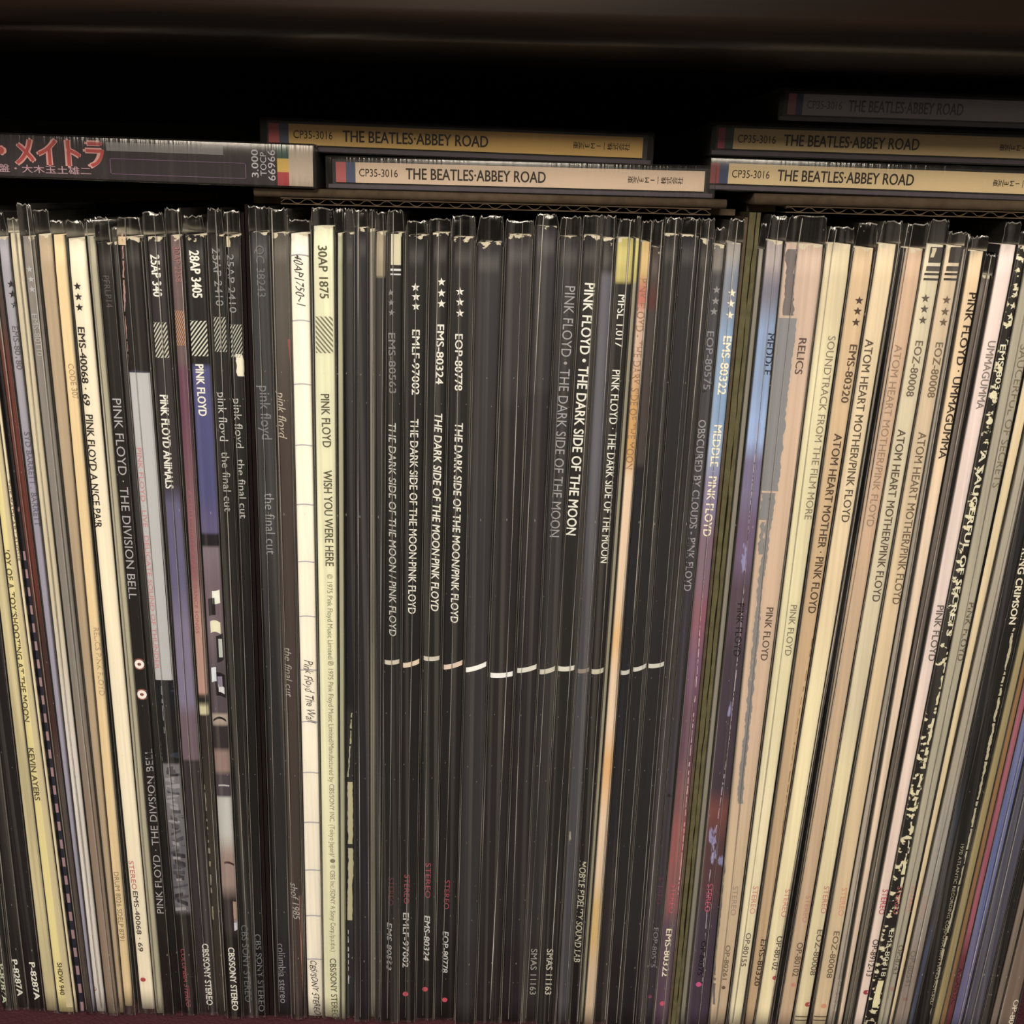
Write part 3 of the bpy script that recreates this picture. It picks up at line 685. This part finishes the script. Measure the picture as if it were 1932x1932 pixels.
N_('r21', '28AP 3405', (366, 472), (373, 562), 15, W, bold=.035); hatch('r21', 605, 672, (206, 198, 168))
R('r21', 'PINK FLOYD', (376, 687), (383, 785), 13, W, bold=.035)
for y0, y1, c, a, b in ((1115, 1140, (230, 222, 196), -.1, .8), (1128, 1160, (60, 48, 56), -.6, .2), (1170, 1192, (224, 212, 170), -.5, .7), (1200, 1250, (60, 50, 56), .1, .9), (1205, 1240, (206, 206, 180), .35, .8), (1258, 1285, (216, 212, 206), -.7, -.1), (1268, 1312, (52, 44, 50), -.3, .95), (1276, 1296, (150, 132, 144), 0, .6), (1292, 1305, (228, 218, 206), .1, .8), (1352, 1356, (54, 44, 48), -.8, .8), (1480, 1483, (190, 178, 170), -.6, .8), (1625, 1629, (92, 50, 52), -.4, .9), (1700, 1740, (178, 140, 116), .5, .95), (1735, 1757, (206, 196, 196), .5, .95)):
    band('r21', 'cover_picture', y0, y1, c, a, b, 0, .00007, random.uniform(-10, 10))
T('r21', 'maker_lettering', 'CBS/SONY STEREO', (436, 1787), (444, 1906), 12, W, bold=.025)
G2 = (150, 146, 138)
N_('r22', '25AP 2410', (407, 468), (415, 577), 12, G2, bold=0); hatch('r22', 598, 664, (176, 170, 146), 7)
R('r22', 'pink floyd', (418, 740), (423, 832), 14, (190, 182, 164), bold=.0); R('r22', 'the final cut', (425, 852), (431, 965), 13, (176, 168, 150), bold=.0)
T('r22', 'maker_lettering', 'CBS SONY STEREO', (461, 1745), (469, 1890), 13, (104, 108, 104), bold=0)
N_('r23', '25AP 2410', (433, 480), (440, 590), 11, G2, bold=0); hatch('r23', 612, 675, (176, 170, 146), 7)
R('r23', 'pink floyd', (447, 752), (453, 845), 13, (190, 182, 164), bold=.0); R('r23', 'the final cut', (454, 866), (460, 978), 12, (184, 176, 158), bold=.0)
T('r23', 'maker_lettering', 'CBS SONY STEREO', (486, 1762), (496, 1908), 11, (120, 120, 116), bold=0)
ragged('r23', 'torn_patch', [(450, 668), (454, 690), (455, 714)], 17, (226, 212, 176), .5, 4)
ragged('r23', 'torn_patch', [(428, 446), (432, 470)], 10, (210, 190, 140), .5, 4)
N_('r25', 'QC 38243', (490, 463), (494, 560), 13, (112, 110, 108), bold=0)
R('r25', 'pink floyd', (499, 728), (504, 829), 17, (128, 126, 122), bold=0); R('r25', 'the final cut', (508, 930), (512, 1046), 16, (150, 146, 138), bold=0)
T('r25', 'maker_lettering', 'columbia stereo', (530, 1780), (536, 1892), 14, (146, 136, 138), bold=0)
R('r26', 'pink floyd', (530, 738), (534, 828), 14, (190, 172, 140), bold=0, shear=.3); R('r26', 'the final cut', (543, 1222), (546, 1315), 12, (176, 160, 140), bold=0, shear=.3)
T('r26', 'maker_lettering', 'shof 1985', (554, 1665), (560, 1735), 13, (176, 166, 150), bold=0, shear=.3)
ragged('r26', 'red_edge', [(547, 640), (553, 700), (556, 780), (559, 930)], 9, (176, 78, 66), .3, 6)
ragged('r26', 'red_edge', [(566, 1690), (570, 1800), (575, 1920)], 6, (190, 126, 96), .3, 6)
for yy in (479, 603, 723, 838, 950, 1058, 1161, 1262, 1360, 1456, 1550, 1640, 1726, 1808):
    band('r27', 'brick_line', yy, yy+2.2, (170, 160, 160), curve=-2)
T('r27', 'handwriting', '40AP1750~1', (562, 480), (568, 578), 13, (80, 72, 72), bold=-.008, shear=.35, wob=.10)
T('r27', 'handwriting', 'Pink Floyd The Wall', (581, 1245), (587, 1365), 15, (100, 90, 80), bold=-.012, shear=.4, wob=.12)
T('r27', 'handwriting', 'CBS/SONY STEREO', (590, 1812), (599, 1915), 12, (66, 60, 58), bold=-.006, shear=.3, wob=.12)
OL = (98, 90, 60)
N_('r28', '30AP 1875', (608, 463), (612, 563), 14, OL, bold=.015); hatch('r28', 597, 666, (122, 114, 84), 7, -.55)
R('r28', 'PINK FLOYD', (613, 743), (617, 844), 14, OL, bold=.015); R('r28', 'WISH YOU WERE HERE', (618, 887), (622, 1068), 14, OL, bold=.015)
T('r28', 'small_print', '© 1975 Pink Floyd Music Limited/℗ 1975 Pink Floyd Music Limited/Manufactured by CBS/SONY INC. (Tokyo Japan)/ ● ® CBS Inc./SONY A Sony Corp./p.s.d.n.)', (622, 1083), (629, 1795), 9, (134, 126, 92), bold=0)
T('r28', 'maker_lettering', 'CBS/SONY STEREO', (628, 1808), (632, 1921), 12, OL, bold=.01)
ragged('r30', 'torn_edge_or_gap', [(664, 1345), (660, 1420), (656, 1470)], 7, (176, 164, 122), .9, 4, .15)
ragged('r30', 'torn_edge_or_gap', [(660, 1475), (661, 1560), (662, 1640), (659, 1740)], 14, (186, 172, 128), .5, 4, .03)
ragged('r30', 'torn_edge_or_gap', [(657, 1750), (658, 1860)], 4, (190, 186, 170), .9, 4, .5)
band('r34', 'pale_label', 440, 500, (206, 190, 150), -.55, .85); band('r34', 'label_line', 507, 511, (214, 206, 190), -.6, .85); band('r34', 'label_line', 516, 519, (200, 194, 180), -.6, .85)
stars('r34', [(737, 552), (738, 571), (739, 590)], (130, 126, 120), 6)
N_('r34', 'EMS-80563', (739, 628), (741, 742), 11, (128, 124, 118)); R('r34', 'THE DARK SIDE OF THE MOON / PINK FLOYD', (740, 798), (741, 1200), 12, (196, 188, 168), bold=.01, shear=.15)
stereo('r34', (738, 1655), (737, 1708), (120, 52, 62)); N_('r34', 'EMS-80563', (735, 1740), (734, 1830), 9, (170, 164, 150), shear=.2)
def moon(key, st, num, n0, n1, ttl, t0, t1, s0, s1, m0, m1, d_, bold=.015, sh=0.0):
    stars(key, st, W, 7.5); N_(key, num, n0, n1, 12, W, bold=bold); R(key, ttl, t0, t1, 13, W, bold=bold, shear=sh)
    stereo(key, s0, s1, (176, 60, 72)); N_(key, num, m0, m1, 11, (200, 192, 176), bold=bold, shear=sh); dot(key, d_[0], d_[1], 5.5, (206, 72, 84))
moon('r35', [(784, 542), (785, 560), (785, 578)], 'EMLF-97002', (785, 622), (784, 745), 'THE DARK SIDE OF THE MOON·PINK FLOYD', (782, 790), (777, 1158), (768, 1650), (767, 1705), (766, 1722), (765, 1825), (765, 1875))
moon('r36', [(833, 532), (833, 553), (833, 573)], 'EMS-80324', (831, 612), (829, 725), 'THE DARK SIDE OF THE MOON·PINK FLOYD', (827, 780), (820, 1153), (808, 1628), (807, 1694), (806, 1727), (804, 1812), (802, 1866), .02, .15)
moon('r37', [(868, 550), (868, 570), (868, 591)], 'EOP-80778', (866, 630), (865, 737), 'THE DARK SIDE OF THE MOON/PINK FLOYD', (866, 798), (857, 1175), (844, 1660), (842, 1715), (841, 1757), (839, 1835), (839, 1886), .018, .1)
# the pale beam that runs across the black spines
for key, yy, c, rise, hgt in (('r34', 1250, (206, 190, 162), 3, 8), ('r35', 1253, (222, 196, 162), 14, 9), ('r36', 1243, (206, 190, 164), 2, 8), ('r37', 1256, (222, 192, 164), 16, 9), ('r38', 1260, (240, 230, 214), 20, 9), ('r39', 1274, (238, 226, 208), 6, 9), ('r40', 1263, (220, 208, 184), 14, 9), ('r41', 1266, (206, 192, 164), 12, 9), ('r42', 1262, (216, 204, 178), 4, 9), ('r43', 1266, (150, 132, 112), 6, 8), ('r44', 1267, (200, 186, 154), 6, 9), ('r47', 1269, (200, 190, 166), 6, 8), ('r48', 1261, (206, 196, 176), 14, 8), ('r49', 1256, (206, 196, 172), 8, 8)):
    band(key, 'pale_stripe', yy-hgt/2, yy+hgt/2, c, -.95, .93, rise*.36, .00010, 2)
R('r41', 'PINK FLOYD • THE DARK SIDE OF THE MOON', (1076, 540), (1046, 1013), 16, (160, 152, 144), bold=0); N_('r41', 'SMAS 11163', (1008, 1790), (1005, 1876), 12, (170, 160, 142), bold=0)
R('r42', 'PINK FLOYD • THE DARK SIDE OF THE MOON', (1113, 534), (1077, 1010), 16, W, bold=.02); N_('r42', 'SMAS 11163', (1038, 1790), (1034, 1876), 12, (206, 194, 166), bold=.01)
N_('r44', 'MFSL 1.017', (1174, 556), (1167, 655), 12, W, bold=.01); R('r44', 'PINK FLOYD · THE DARK SIDE OF THE MOON', (1163, 698), (1140, 1062), 13, W, bold=.01)
T('r44', 'maker_lettering', 'MOBILE FIDELITY SOUND LAB', (1100, 1625), (1087, 1815), 12, (196, 182, 150), bold=.01, shear=.1)
R('r46', 'PINK FLOYD - THE DARK SIDE OF THE MOON', (1214, 525), (1186, 885), 12, (158, 116, 78), bold=0)
stars('r51', [(1352, 547), (1350, 568), (1347, 588)], (142, 136, 128), 7)
N_('r51', 'EOP-80575', (1341, 625), (1333, 735), 11, (134, 128, 124)); R('r51', 'OBSCURED BY CLOUDS - PINK FLOYD', (1325, 792), (1296, 1115), 12, (158, 146, 140))
stereo('r51', (1244, 1655), (1240, 1705), (112, 54, 74)); N_('r51', 'EOP-80575', (1237, 1750), (1231, 1825), 9, (136, 124, 120)); dot('r51', 1226, 1880, 4, (140, 66, 88))
CR = (238, 218, 178)
stars('r52', [(1381, 553), (1379, 573), (1377, 595)], CR, 7.5); N_('r52', 'EMS-80322', (1373, 634), (1361, 745), 13, CR, bold=.025); R('r52', 'MEDDLE · PINK FLOYD', (1355, 802), (1333, 1012), 13, CR, bold=.02)
stereo('r52', (1272, 1668), (1266, 1722), (206, 76, 92)); N_('r52', 'EMS-80322', (1263, 1752), (1254, 1842), 11, CR, bold=.02); dot('r52', 1250, 1893, 5.5, (216, 72, 102))
ragged('r52', 'worn_line', [(1333, 1030), (1322, 1160), (1316, 1260), (1300, 1450), (1288, 1600), (1278, 1700)], 3, (214, 172, 160), .9, 4, .35)
R('r54', 'MEDDLE', (1459, 629), (1449, 707), 12, (56, 62, 84)); R('r54', 'PINK FLOYD', (1398, 1138), (1390, 1238), 12, (48, 36, 48)); stereo('r54', (1340, 1667), (1334, 1720), (206, 82, 104)); N_('r54', 'OP-80375', (1328, 1775), (1320, 1840), 9, (40, 30, 40)); dot('r54', 1318, 1857, 5.5, (216, 84, 128))
ragged('r54', 'worn_line', [(1430, 800), (1415, 960), (1396, 1200), (1375, 1400), (1352, 1560), (1338, 1660), (1322, 1900)], 3, (190, 168, 176), .9, 4, .4)
ragged('r55', 'torn_edge_or_gap', [(1494, 470), (1487, 600)], 26, (120, 106, 98), .6, 5)  # dark gap beside the next spine, its shade painted onto this jacket
ragged('r55', 'torn_edge_or_gap', [(1483, 600), (1470, 720), (1458, 830), (1448, 930)], 42, (138, 132, 126), .25, 4)
ragged('r55', 'torn_edge_or_gap', [(1446, 930), (1440, 985)], 34, (138, 132, 126), .7, 4)
ragged('r55', 'torn_edge_or_gap', [(1440, 985), (1434, 1050)], 24, (138, 131, 124), .9, 4)
ragged('r55', 'torn_edge_or_gap', [(1458, 930), (1446, 1020), (1434, 1110), (1426, 1200), (1418, 1280), (1412, 1350), (1402, 1440), (1395, 1520)], 17, (138, 130, 122), .7, 4)
ragged('r55', 'torn_edge_or_gap', [(1455, 940), (1440, 1080), (1428, 1180), (1414, 1290)], 6, (206, 168, 116), .9, 6, .3)
ragged('r55', 'torn_edge_or_gap', [(1372, 1500), (1366, 1640), (1358, 1720), (1350, 1800), (1346, 1900)], 8, (120, 108, 102), .8, 5, .1)
R('r55', 'RELICS', (1515, 638), (1506, 706), 12, (106, 78, 66)); R('r55', 'PINK FLOYD', (1453, 1146), (1441, 1246), 12, (106, 82, 66)); stereo('r55', (1388, 1672), (1383, 1727), (166, 140, 116)); N_('r55', 'OP-80261', (1374, 1783), (1367, 1848), 9, (130, 104, 76)); dot('r55', 1365, 1863, 4, (120, 90, 70))
BR = (120, 102, 78)
R('r56', 'SOUNDTRACK FROM THE FILM MORE', (1570, 634), (1524, 980), 12, (140, 120, 92), bold=0); R('r56', 'PINK FLOYD', (1498, 1141), (1486, 1237), 11, (140, 124, 96)); stereo('r56', (1426, 1672), (1419, 1724), (212, 130, 116)); N_('r56', 'OP-80155', (1413, 1760), (1402, 1823), 10, BR)
stars('r57', [(1621, 567), (1618, 587), (1615, 608)], (92, 70, 54), 7.5); N_('r57', 'EMS-80320', (1611, 650), (1593, 760), 12, (106, 80, 58), bold=.015); R('r57', 'ATOM HEART MOTHER · PINK FLOYD', (1582, 818), (1531, 1157), 13, (98, 74, 52), bold=.015); N_('r57', 'EMS-80320', (1444, 1772), (1430, 1860), 10, (92, 68, 46), bold=.015)
R('r58', 'ATOM HEART MOTHER/PINK FLOYD', (1641, 640), (1594, 985), 13, (98, 80, 58), bold=.01); stereo('r58', (1490, 1678), (1482, 1730), (212, 122, 112)); N_('r58', 'OP-80102', (1474, 1766), (1463, 1830), 11, (92, 72, 56), bold=.01); dot('r58', 1462, 1845, 5, (196, 66, 76))
R('r59', 'ATOM HEART MOTHER/PINK FLOYD', (1696, 650), (1641, 993), 12, (160, 128, 96), bold=0); stereo('r59', (1526, 1690), (1518, 1740), (196, 136, 110)); N_('r59', 'OP-80102', (1510, 1778), (1500, 1842), 11, (120, 94, 70)); dot('r59', 1497, 1858, 4.5, (206, 136, 112))
ragged('r57', 'stain_line', [(1536, 1190), (1512, 1320), (1490, 1460), (1474, 1580)], 3, (146, 108, 66), .9, 5, .35)
ragged('r59', 'stain_line', [(1576, 1260), (1552, 1400), (1532, 1540)], 3, (164, 124, 84), .9, 5, .4)
stars('r60', [(1746, 563), (1744, 583), (1741, 604)], (92, 78, 62), 7.5); N_('r60', 'EOZ-80008', (1735, 643), (1716, 748), 12, (112, 92, 68), bold=.01); R('r60', 'ATOM HEART MOTHER/PINK FLOYD', (1702, 810), (1652, 1135), 13, (98, 78, 56), bold=.012)
stereo('r60', (1560, 1672), (1553, 1723), (206, 122, 106)); N_('r60', 'EOZ-80008', (1548, 1754), (1534, 1840), 11, BR); dot('r60', 1524, 1895, 5.5, (190, 70, 72))
stars('r61', [(1786, 566), (1783, 588), (1780, 608)], (112, 90, 68), 7.5); N_('r61', 'EOZ-80008', (1773, 646), (1756, 750), 12, (126, 102, 72)); R('r61', 'ATOM HEART MOTHER/PINK FLOYD', (1741, 815), (1690, 1140), 13, (118, 94, 64), bold=.01)
stereo('r61', (1594, 1675), (1586, 1728), (220, 150, 106)); N_('r61', 'EOZ-80008', (1579, 1757), (1564, 1845), 11, (130, 106, 76)); dot('r61', 1554, 1898, 5.5, (216, 144, 106))
for key in ('r60', 'r61'):
    band(key, 'black_bar', 466, 495, (72, 62, 54), -.5, .85); band(key, 'bar_line', 502, 511, (84, 74, 64), -.6, .9); band(key, 'bar_line', 515, 519, (70, 60, 54), -.7, .95); band(key, 'bar_line', 525, 529, (70, 60, 54), -.7, .95)
    band(key, 'foot_line', 1917, 1919, (110, 92, 70), -.9, .9); band(key, 'foot_line', 1924, 1926, (110, 92, 70), -.9, .9)
ragged('r60', 'torn_patch', [(1763, 468), (1757, 490)], 10, (206, 184, 140), .6, 4)
N_('r62', 'SKBB 02-298', (1596, 1848), (1586, 1908), 8, (220, 206, 176), bold=.01)
R('r63', 'PINK FLOYD · UMMAGUMMA', (1836, 552), (1777, 866), 12, (74, 54, 40), bold=.02)
R('r65', 'UMMAGUMMA', (1872, 643), (1848, 772), 12, (140, 122, 108)); R('r65', 'PINK FLOYD', (1775, 1142), (1757, 1247), 12, (112, 96, 84)); stereo('r65', (1671, 1678), (1663, 1725), (196, 66, 80), 11); N_('r65', 'OP-8912-13', (1653, 1772), (1639, 1842), 11, (92, 74, 62), bold=.01); dot('r65', 1634, 1872, 5.5, (176, 56, 70))
stars('r66', [(1917, 556), (1912, 577), (1907, 597)], (226, 208, 166), 7); N_('r66', 'EMS-80318', (1893, 650), (1877, 760), 9, (226, 210, 170), bold=.02); R('r66', 'A SAUCERFUL OF SECRETS', (1856, 850), (1790, 1200), 10, (226, 210, 170), bold=.03)
stereo('r66', (1698, 1672), (1689, 1725), (196, 92, 84), 9); N_('r66', 'EMS-80318', (1683, 1755), (1666, 1842), 10, (220, 206, 170), bold=.01)
ragged('r66', 'torn_edge_or_gap', [(1790, 1230), (1752, 1400), (1722, 1540), (1704, 1650), (1692, 1730)], 13, (226, 208, 160), .95, 5, .3)
ragged('r66', 'torn_patch', [(1662, 1850), (1655, 1880), (1650, 1905)], 15, (230, 212, 160), .3, 4)
R('r67', 'SAUCERFUL OF SECRETS', (1933, 650), (1882, 920), 12, (130, 112, 82), bold=0); R('r67', 'PINK FLOYD', (1838, 1137), (1816, 1247), 11, (110, 94, 70)); stereo('r67', (1723, 1672), (1715, 1720), (206, 136, 112)); N_('r67', 'OP-8743', (1702, 1783), (1690, 1838), 10, (110, 94, 70), bold=.01); dot('r67', 1685, 1866, 5, (190, 122, 96))
stereo('r69', (1747, 1690), (1738, 1735), (186, 136, 112)); N_('r69', 'OP-80541', (1724, 1793), (1712, 1860), 10, (120, 106, 88)); dot('r69', 1708, 1885, 4.5, (150, 108, 88))
R('r71', 'KING CRIMSON', (1934, 1035), (1909, 1178), 11, (226, 208, 170), bold=.03)
ragged('r71', 'worn_line', [(1913, 1185), (1880, 1340), (1860, 1440), (1840, 1530), (1826, 1600), (1806, 1690), (1780, 1790), (1765, 1870), (1755, 1925)], 9, (190, 174, 134), .85, 3, .12)
T('r71', 'small_print', '1970 ATLANTIC RECORDING CORPORATION MANUFACTURED', (1816, 1592), (1757, 1895), 6, (176, 160, 124), bold=0)
T('r74', 'maker_lettering', 'ATLANTIC', (1813, 1825), (1804, 1895), 9, (98, 36, 46))
N_('r79', 'OP-80', (1931, 1886), (1921, 1932), 11, (220, 200, 166), bold=.02)

# ------------------------------------------------------------------ disc cases lying on the boxes
def flat_text(parent, name, s, x0, x1, zc, cap, y, c, bold=.015, rot=False, up_=False):
    if up_:                                            # runs upward, tops to the left
        me = text_mesh(s, bold); xs = [v.co.x for v in me.vertices]; a, b = min(xs), max(xs)
        for v in me.vertices:
            t = (v.co.x-a)/(b-a); q = (v.co.y/_caph-.5)*cap
            v.co = ((x0+x1)/2-q, y-v.co.z, zc[0]+(zc[1]-zc[0])*t)
        return obj(name, me, ink(c), parent)
    if rot:                                            # upright column laid on its side: each sign turned
        bm = bmesh.new(); n = len(s)
        for i, ch in enumerate(s):
            me = text_mesh(ch, bold)
            if not me.vertices: continue
            xs = [v.co.x for v in me.vertices]; ys = [v.co.y for v in me.vertices]; a, b = min(xs), max(xs); c0, c1 = min(ys), max(ys)
            pw = (x1-x0)/n
            for v in me.vertices:
                tx = (v.co.x-(a+b)/2)*1.05; ty = (v.co.y-(c0+c1)/2)*1.05
                v.co = (x0+pw*(i+.5)-ty*pw, y-v.co.z, zc+tx*cap)
            bm.from_mesh(me); bpy.data.meshes.remove(me)
        bmesh.ops.recalc_face_normals(bm, faces=bm.faces[:])
        return obj(name, bm, ink(c), parent)
    me = text_mesh(s, bold); xs = [v.co.x for v in me.vertices]; a, b = min(xs), max(xs)
    for v in me.vertices:
        v.co = (x0+(x1-x0)*(v.co.x-a)/(b-a), y-v.co.z, zc+(v.co.y/_caph-.5)*cap)
    return obj(name, me, ink(c), parent)
TRAY = plain('dark_tray', (44, 36, 38), .4, .4)
PPM = None
def disc_case(label, pxl, pxr, zbase, pts, tilt, c_label, c_a, c_b, y=.0, txt=(70, 50, 30), drop=0, c_num=None):
    """pts: picture columns of the label bands and texts; all turned into millimetres along the case"""
    zc = zbase+.0052
    xl = at(pxl, pts['row'], y)[0]; Wd = .125
    root = thing('disc_case', label, 'compact disc', (xl+Wd/2, y, zbase), 'disc cases lying on the boxes', (0, tilt, 0))
    def lx(px, py=None): return at(px, py or pts['row'], y)[0]-(xl+Wd/2)
    h = Wd/2
    bm = bmesh.new(); box(bm, -h, h, 0, .142, 0, .0102); bevel(bm, .0005, 2); smooth(obj('clear_case', bm, JEWEL, root))
    bm = bmesh.new(); box(bm, -h+.002, h-.002, .0016, .140, .0008, .0092); obj('disc_tray', bm, TRAY, root)
    bm = bmesh.new(); box(bm, -h+.0008, h-.0008, .0006, .0014, .0004, .0016); obj('tray_edge', bm, plain('tray_edge', (92, 78, 84), .3, .5), root)
    z0, z1 = .0022, .0084
    bm = bmesh.new(); box(bm, lx(pts['lab']), h-.0036, .0008, .0014, z0, z1)
    lab = obj('spine_label', bm, plain('label_paper', c_label, .7), root)
    for a, b, c in ((pts['red'], pts['blue'], c_a), (pts['blue'], pts['lab'], c_b)):
        bm = bmesh.new(); box(bm, lx(a), lx(b), .0008, .0014, z0, z1); obj('colour_band', bm, plain('label_ink', c, .7), lab)
    zm = (z0+z1)/2
    flat_text(lab, 'number_lettering', 'CP35-3016', lx(pts['num'][0]), lx(pts['num'][1]), zm, .0023, .00072, c_num or txt, .0)
    flat_text(lab, 'title_lettering', 'THE BEATLES·ABBEY ROAD', lx(pts['ttl'][0]), lx(pts['ttl'][1]), zm, .0033, .00072, txt, .02)
    a, b = (lx(v) for v in pts['jp'])
    flat_text(lab, 'maker_lettering', '東芝EMI一株式会社', a, b, zm, .0023, .00072, txt, .005, rot=True)
    return root
LY = (236, 200, 130)
disc_case('disc case lying lowest in the middle stack, pinkish cream spine label', 614, 1335, Z_CD2, dict(row=330, red=633, blue=652, lab=670, num=(677, 750), ttl=(765, 1030), jp=(1185, 1290)), .0, (226, 190, 150), (196, 92, 84), (84, 92, 120), .0015)
Z_CD1 = zpx(900, 290)
disc_case('golden labelled disc case lying across the purple case, top of middle stack', 489, 1228, Z_CD2+.0104, dict(row=248, red=505, blue=525, lab=543, num=(552, 626), ttl=(645, 921), jp=(1082, 1190)), math.radians(.7), (240, 186, 86), (216, 92, 84), (92, 98, 112), .001)
disc_case('disc case lying lowest of three on the right box', 1336, 2075, Z_CD3, dict(row=338, red=1340, blue=1357, lab=1374, num=(1381, 1452), ttl=(1467, 1726), jp=(1876, 1980)), math.radians(.5), (226, 190, 128), (160, 62, 56), (72, 80, 110), .0012, drop=0)
disc_case('disc case with red and green bands, middle of three on the right box', 1339, 2078, Z_CD3+.0106, dict(row=282, red=1354, blue=1367, lab=1383, num=(1391, 1463), ttl=(1478, 1735), jp=(1887, 1990)), math.radians(.4), (226, 184, 112), (190, 66, 84), (62, 84, 70), .0)
disc_case('pale grey labelled disc case, top of three on the right box', 1467, 2206, Z_CD3+.0213, dict(row=216, red=1486, blue=1501, lab=1514, num=(1522, 1588), ttl=(1600, 1818), jp=(1990, 2090)), math.radians(.4), (200, 178, 166), (206, 132, 124), (92, 96, 124), .002, txt=(120, 102, 94))

# purple case at the left
zl = Z_B1; xr_ = at(596, 310, -.002)[0]; L_ = .142; Hc = .0135
pc = thing('disc_case', 'thick dark purple disc case with red lettering, lying at the upper left', 'compact disc', (xr_-L_/2, -.002, zl), 'disc cases lying on the boxes', (0, math.radians(.55), 0))
h = L_/2
def lx(px): return at(px, 300, -.002)[0]-(xr_-L_/2)
bm = bmesh.new(); box(bm, -h, h, 0, .125, 0.0, Hc); bevel(bm, .0006, 2); smooth(obj('clear_case', bm, JEWEL, pc))
bm = bmesh.new(); box(bm, -h+.001, h-.002, .0016, .123, .0006, Hc-.0006); obj('disc_tray', bm, TRAY, pc)
bm = bmesh.new(); box(bm, -h+.001, lx(521), .0008, .0015, .0006, Hc-.0006); lab = obj('spine_label', bm, plain('purple_paper', (66, 44, 56), .6), pc)
bm = bmesh.new(); box(bm, lx(543), h-.0012, .0008, .0015, .0006, Hc-.0006); obj('beige_end', bm, plain('beige_paper', (196, 170, 140), .7), pc)
for i, c in enumerate(((186, 56, 56), (216, 170, 60), (36, 92, 76))):
    a = .0006+(Hc-.0012)/3*i; bm = bmesh.new(); box(bm, lx(521), lx(543), .0008, .0015, a, a+(Hc-.0012)/3); obj('colour_band', bm, plain('label_ink', c, .7), pc)
flat_text(lab, 'title_lettering', 'ラ・メイトラ', lx(-60), lx(196), .0078, .0066, .0007, (232, 160, 140), .10)
flat_text(lab, 'title_lettering', 'ラ・メイトラ', lx(-60), lx(196), .0078, .0063, .00064, (196, 66, 58), .026)
flat_text(lab, 'small_lettering', '国内盤・大木玉土雄二', lx(-50), lx(168), .0028, .0018, .0007, (200, 150, 150), .01)
bm = bmesh.new(); box(bm, lx(200), lx(420), .0006, .0008, .0092, .0118); obj('grey_strip', bm, plain('grey_ink', (140, 130, 120), .7), lab)
bm = bmesh.new()
for a, b, c_, d_ in ((205, 462, .0068, .0070), (205, 462, .0022, .0024), (205, 206.5, .0022, .0070), (460.5, 462, .0022, .0070)): box(bm, lx(a), lx(b), .0006, .0008, c_, d_)
obj('label_frame', bm, plain('mauve_ink', (130, 92, 118), .7), lab)
flat_text(lab, 'price_lettering', '3.000', lx(474), lx(484), (.0028, .0112), .0021, .0007, (206, 190, 184), .01, up_=True)
flat_text(lab, 'number_lettering', 'TOCP', lx(491), lx(499), (.0034, .0104), .0019, .0007, (206, 190, 184), .0, up_=True)
flat_text(lab, 'number_lettering', '66966', lx(504), lx(517), (.0020, .0112), .0023, .0007, (206, 190, 184), .0, up_=True)
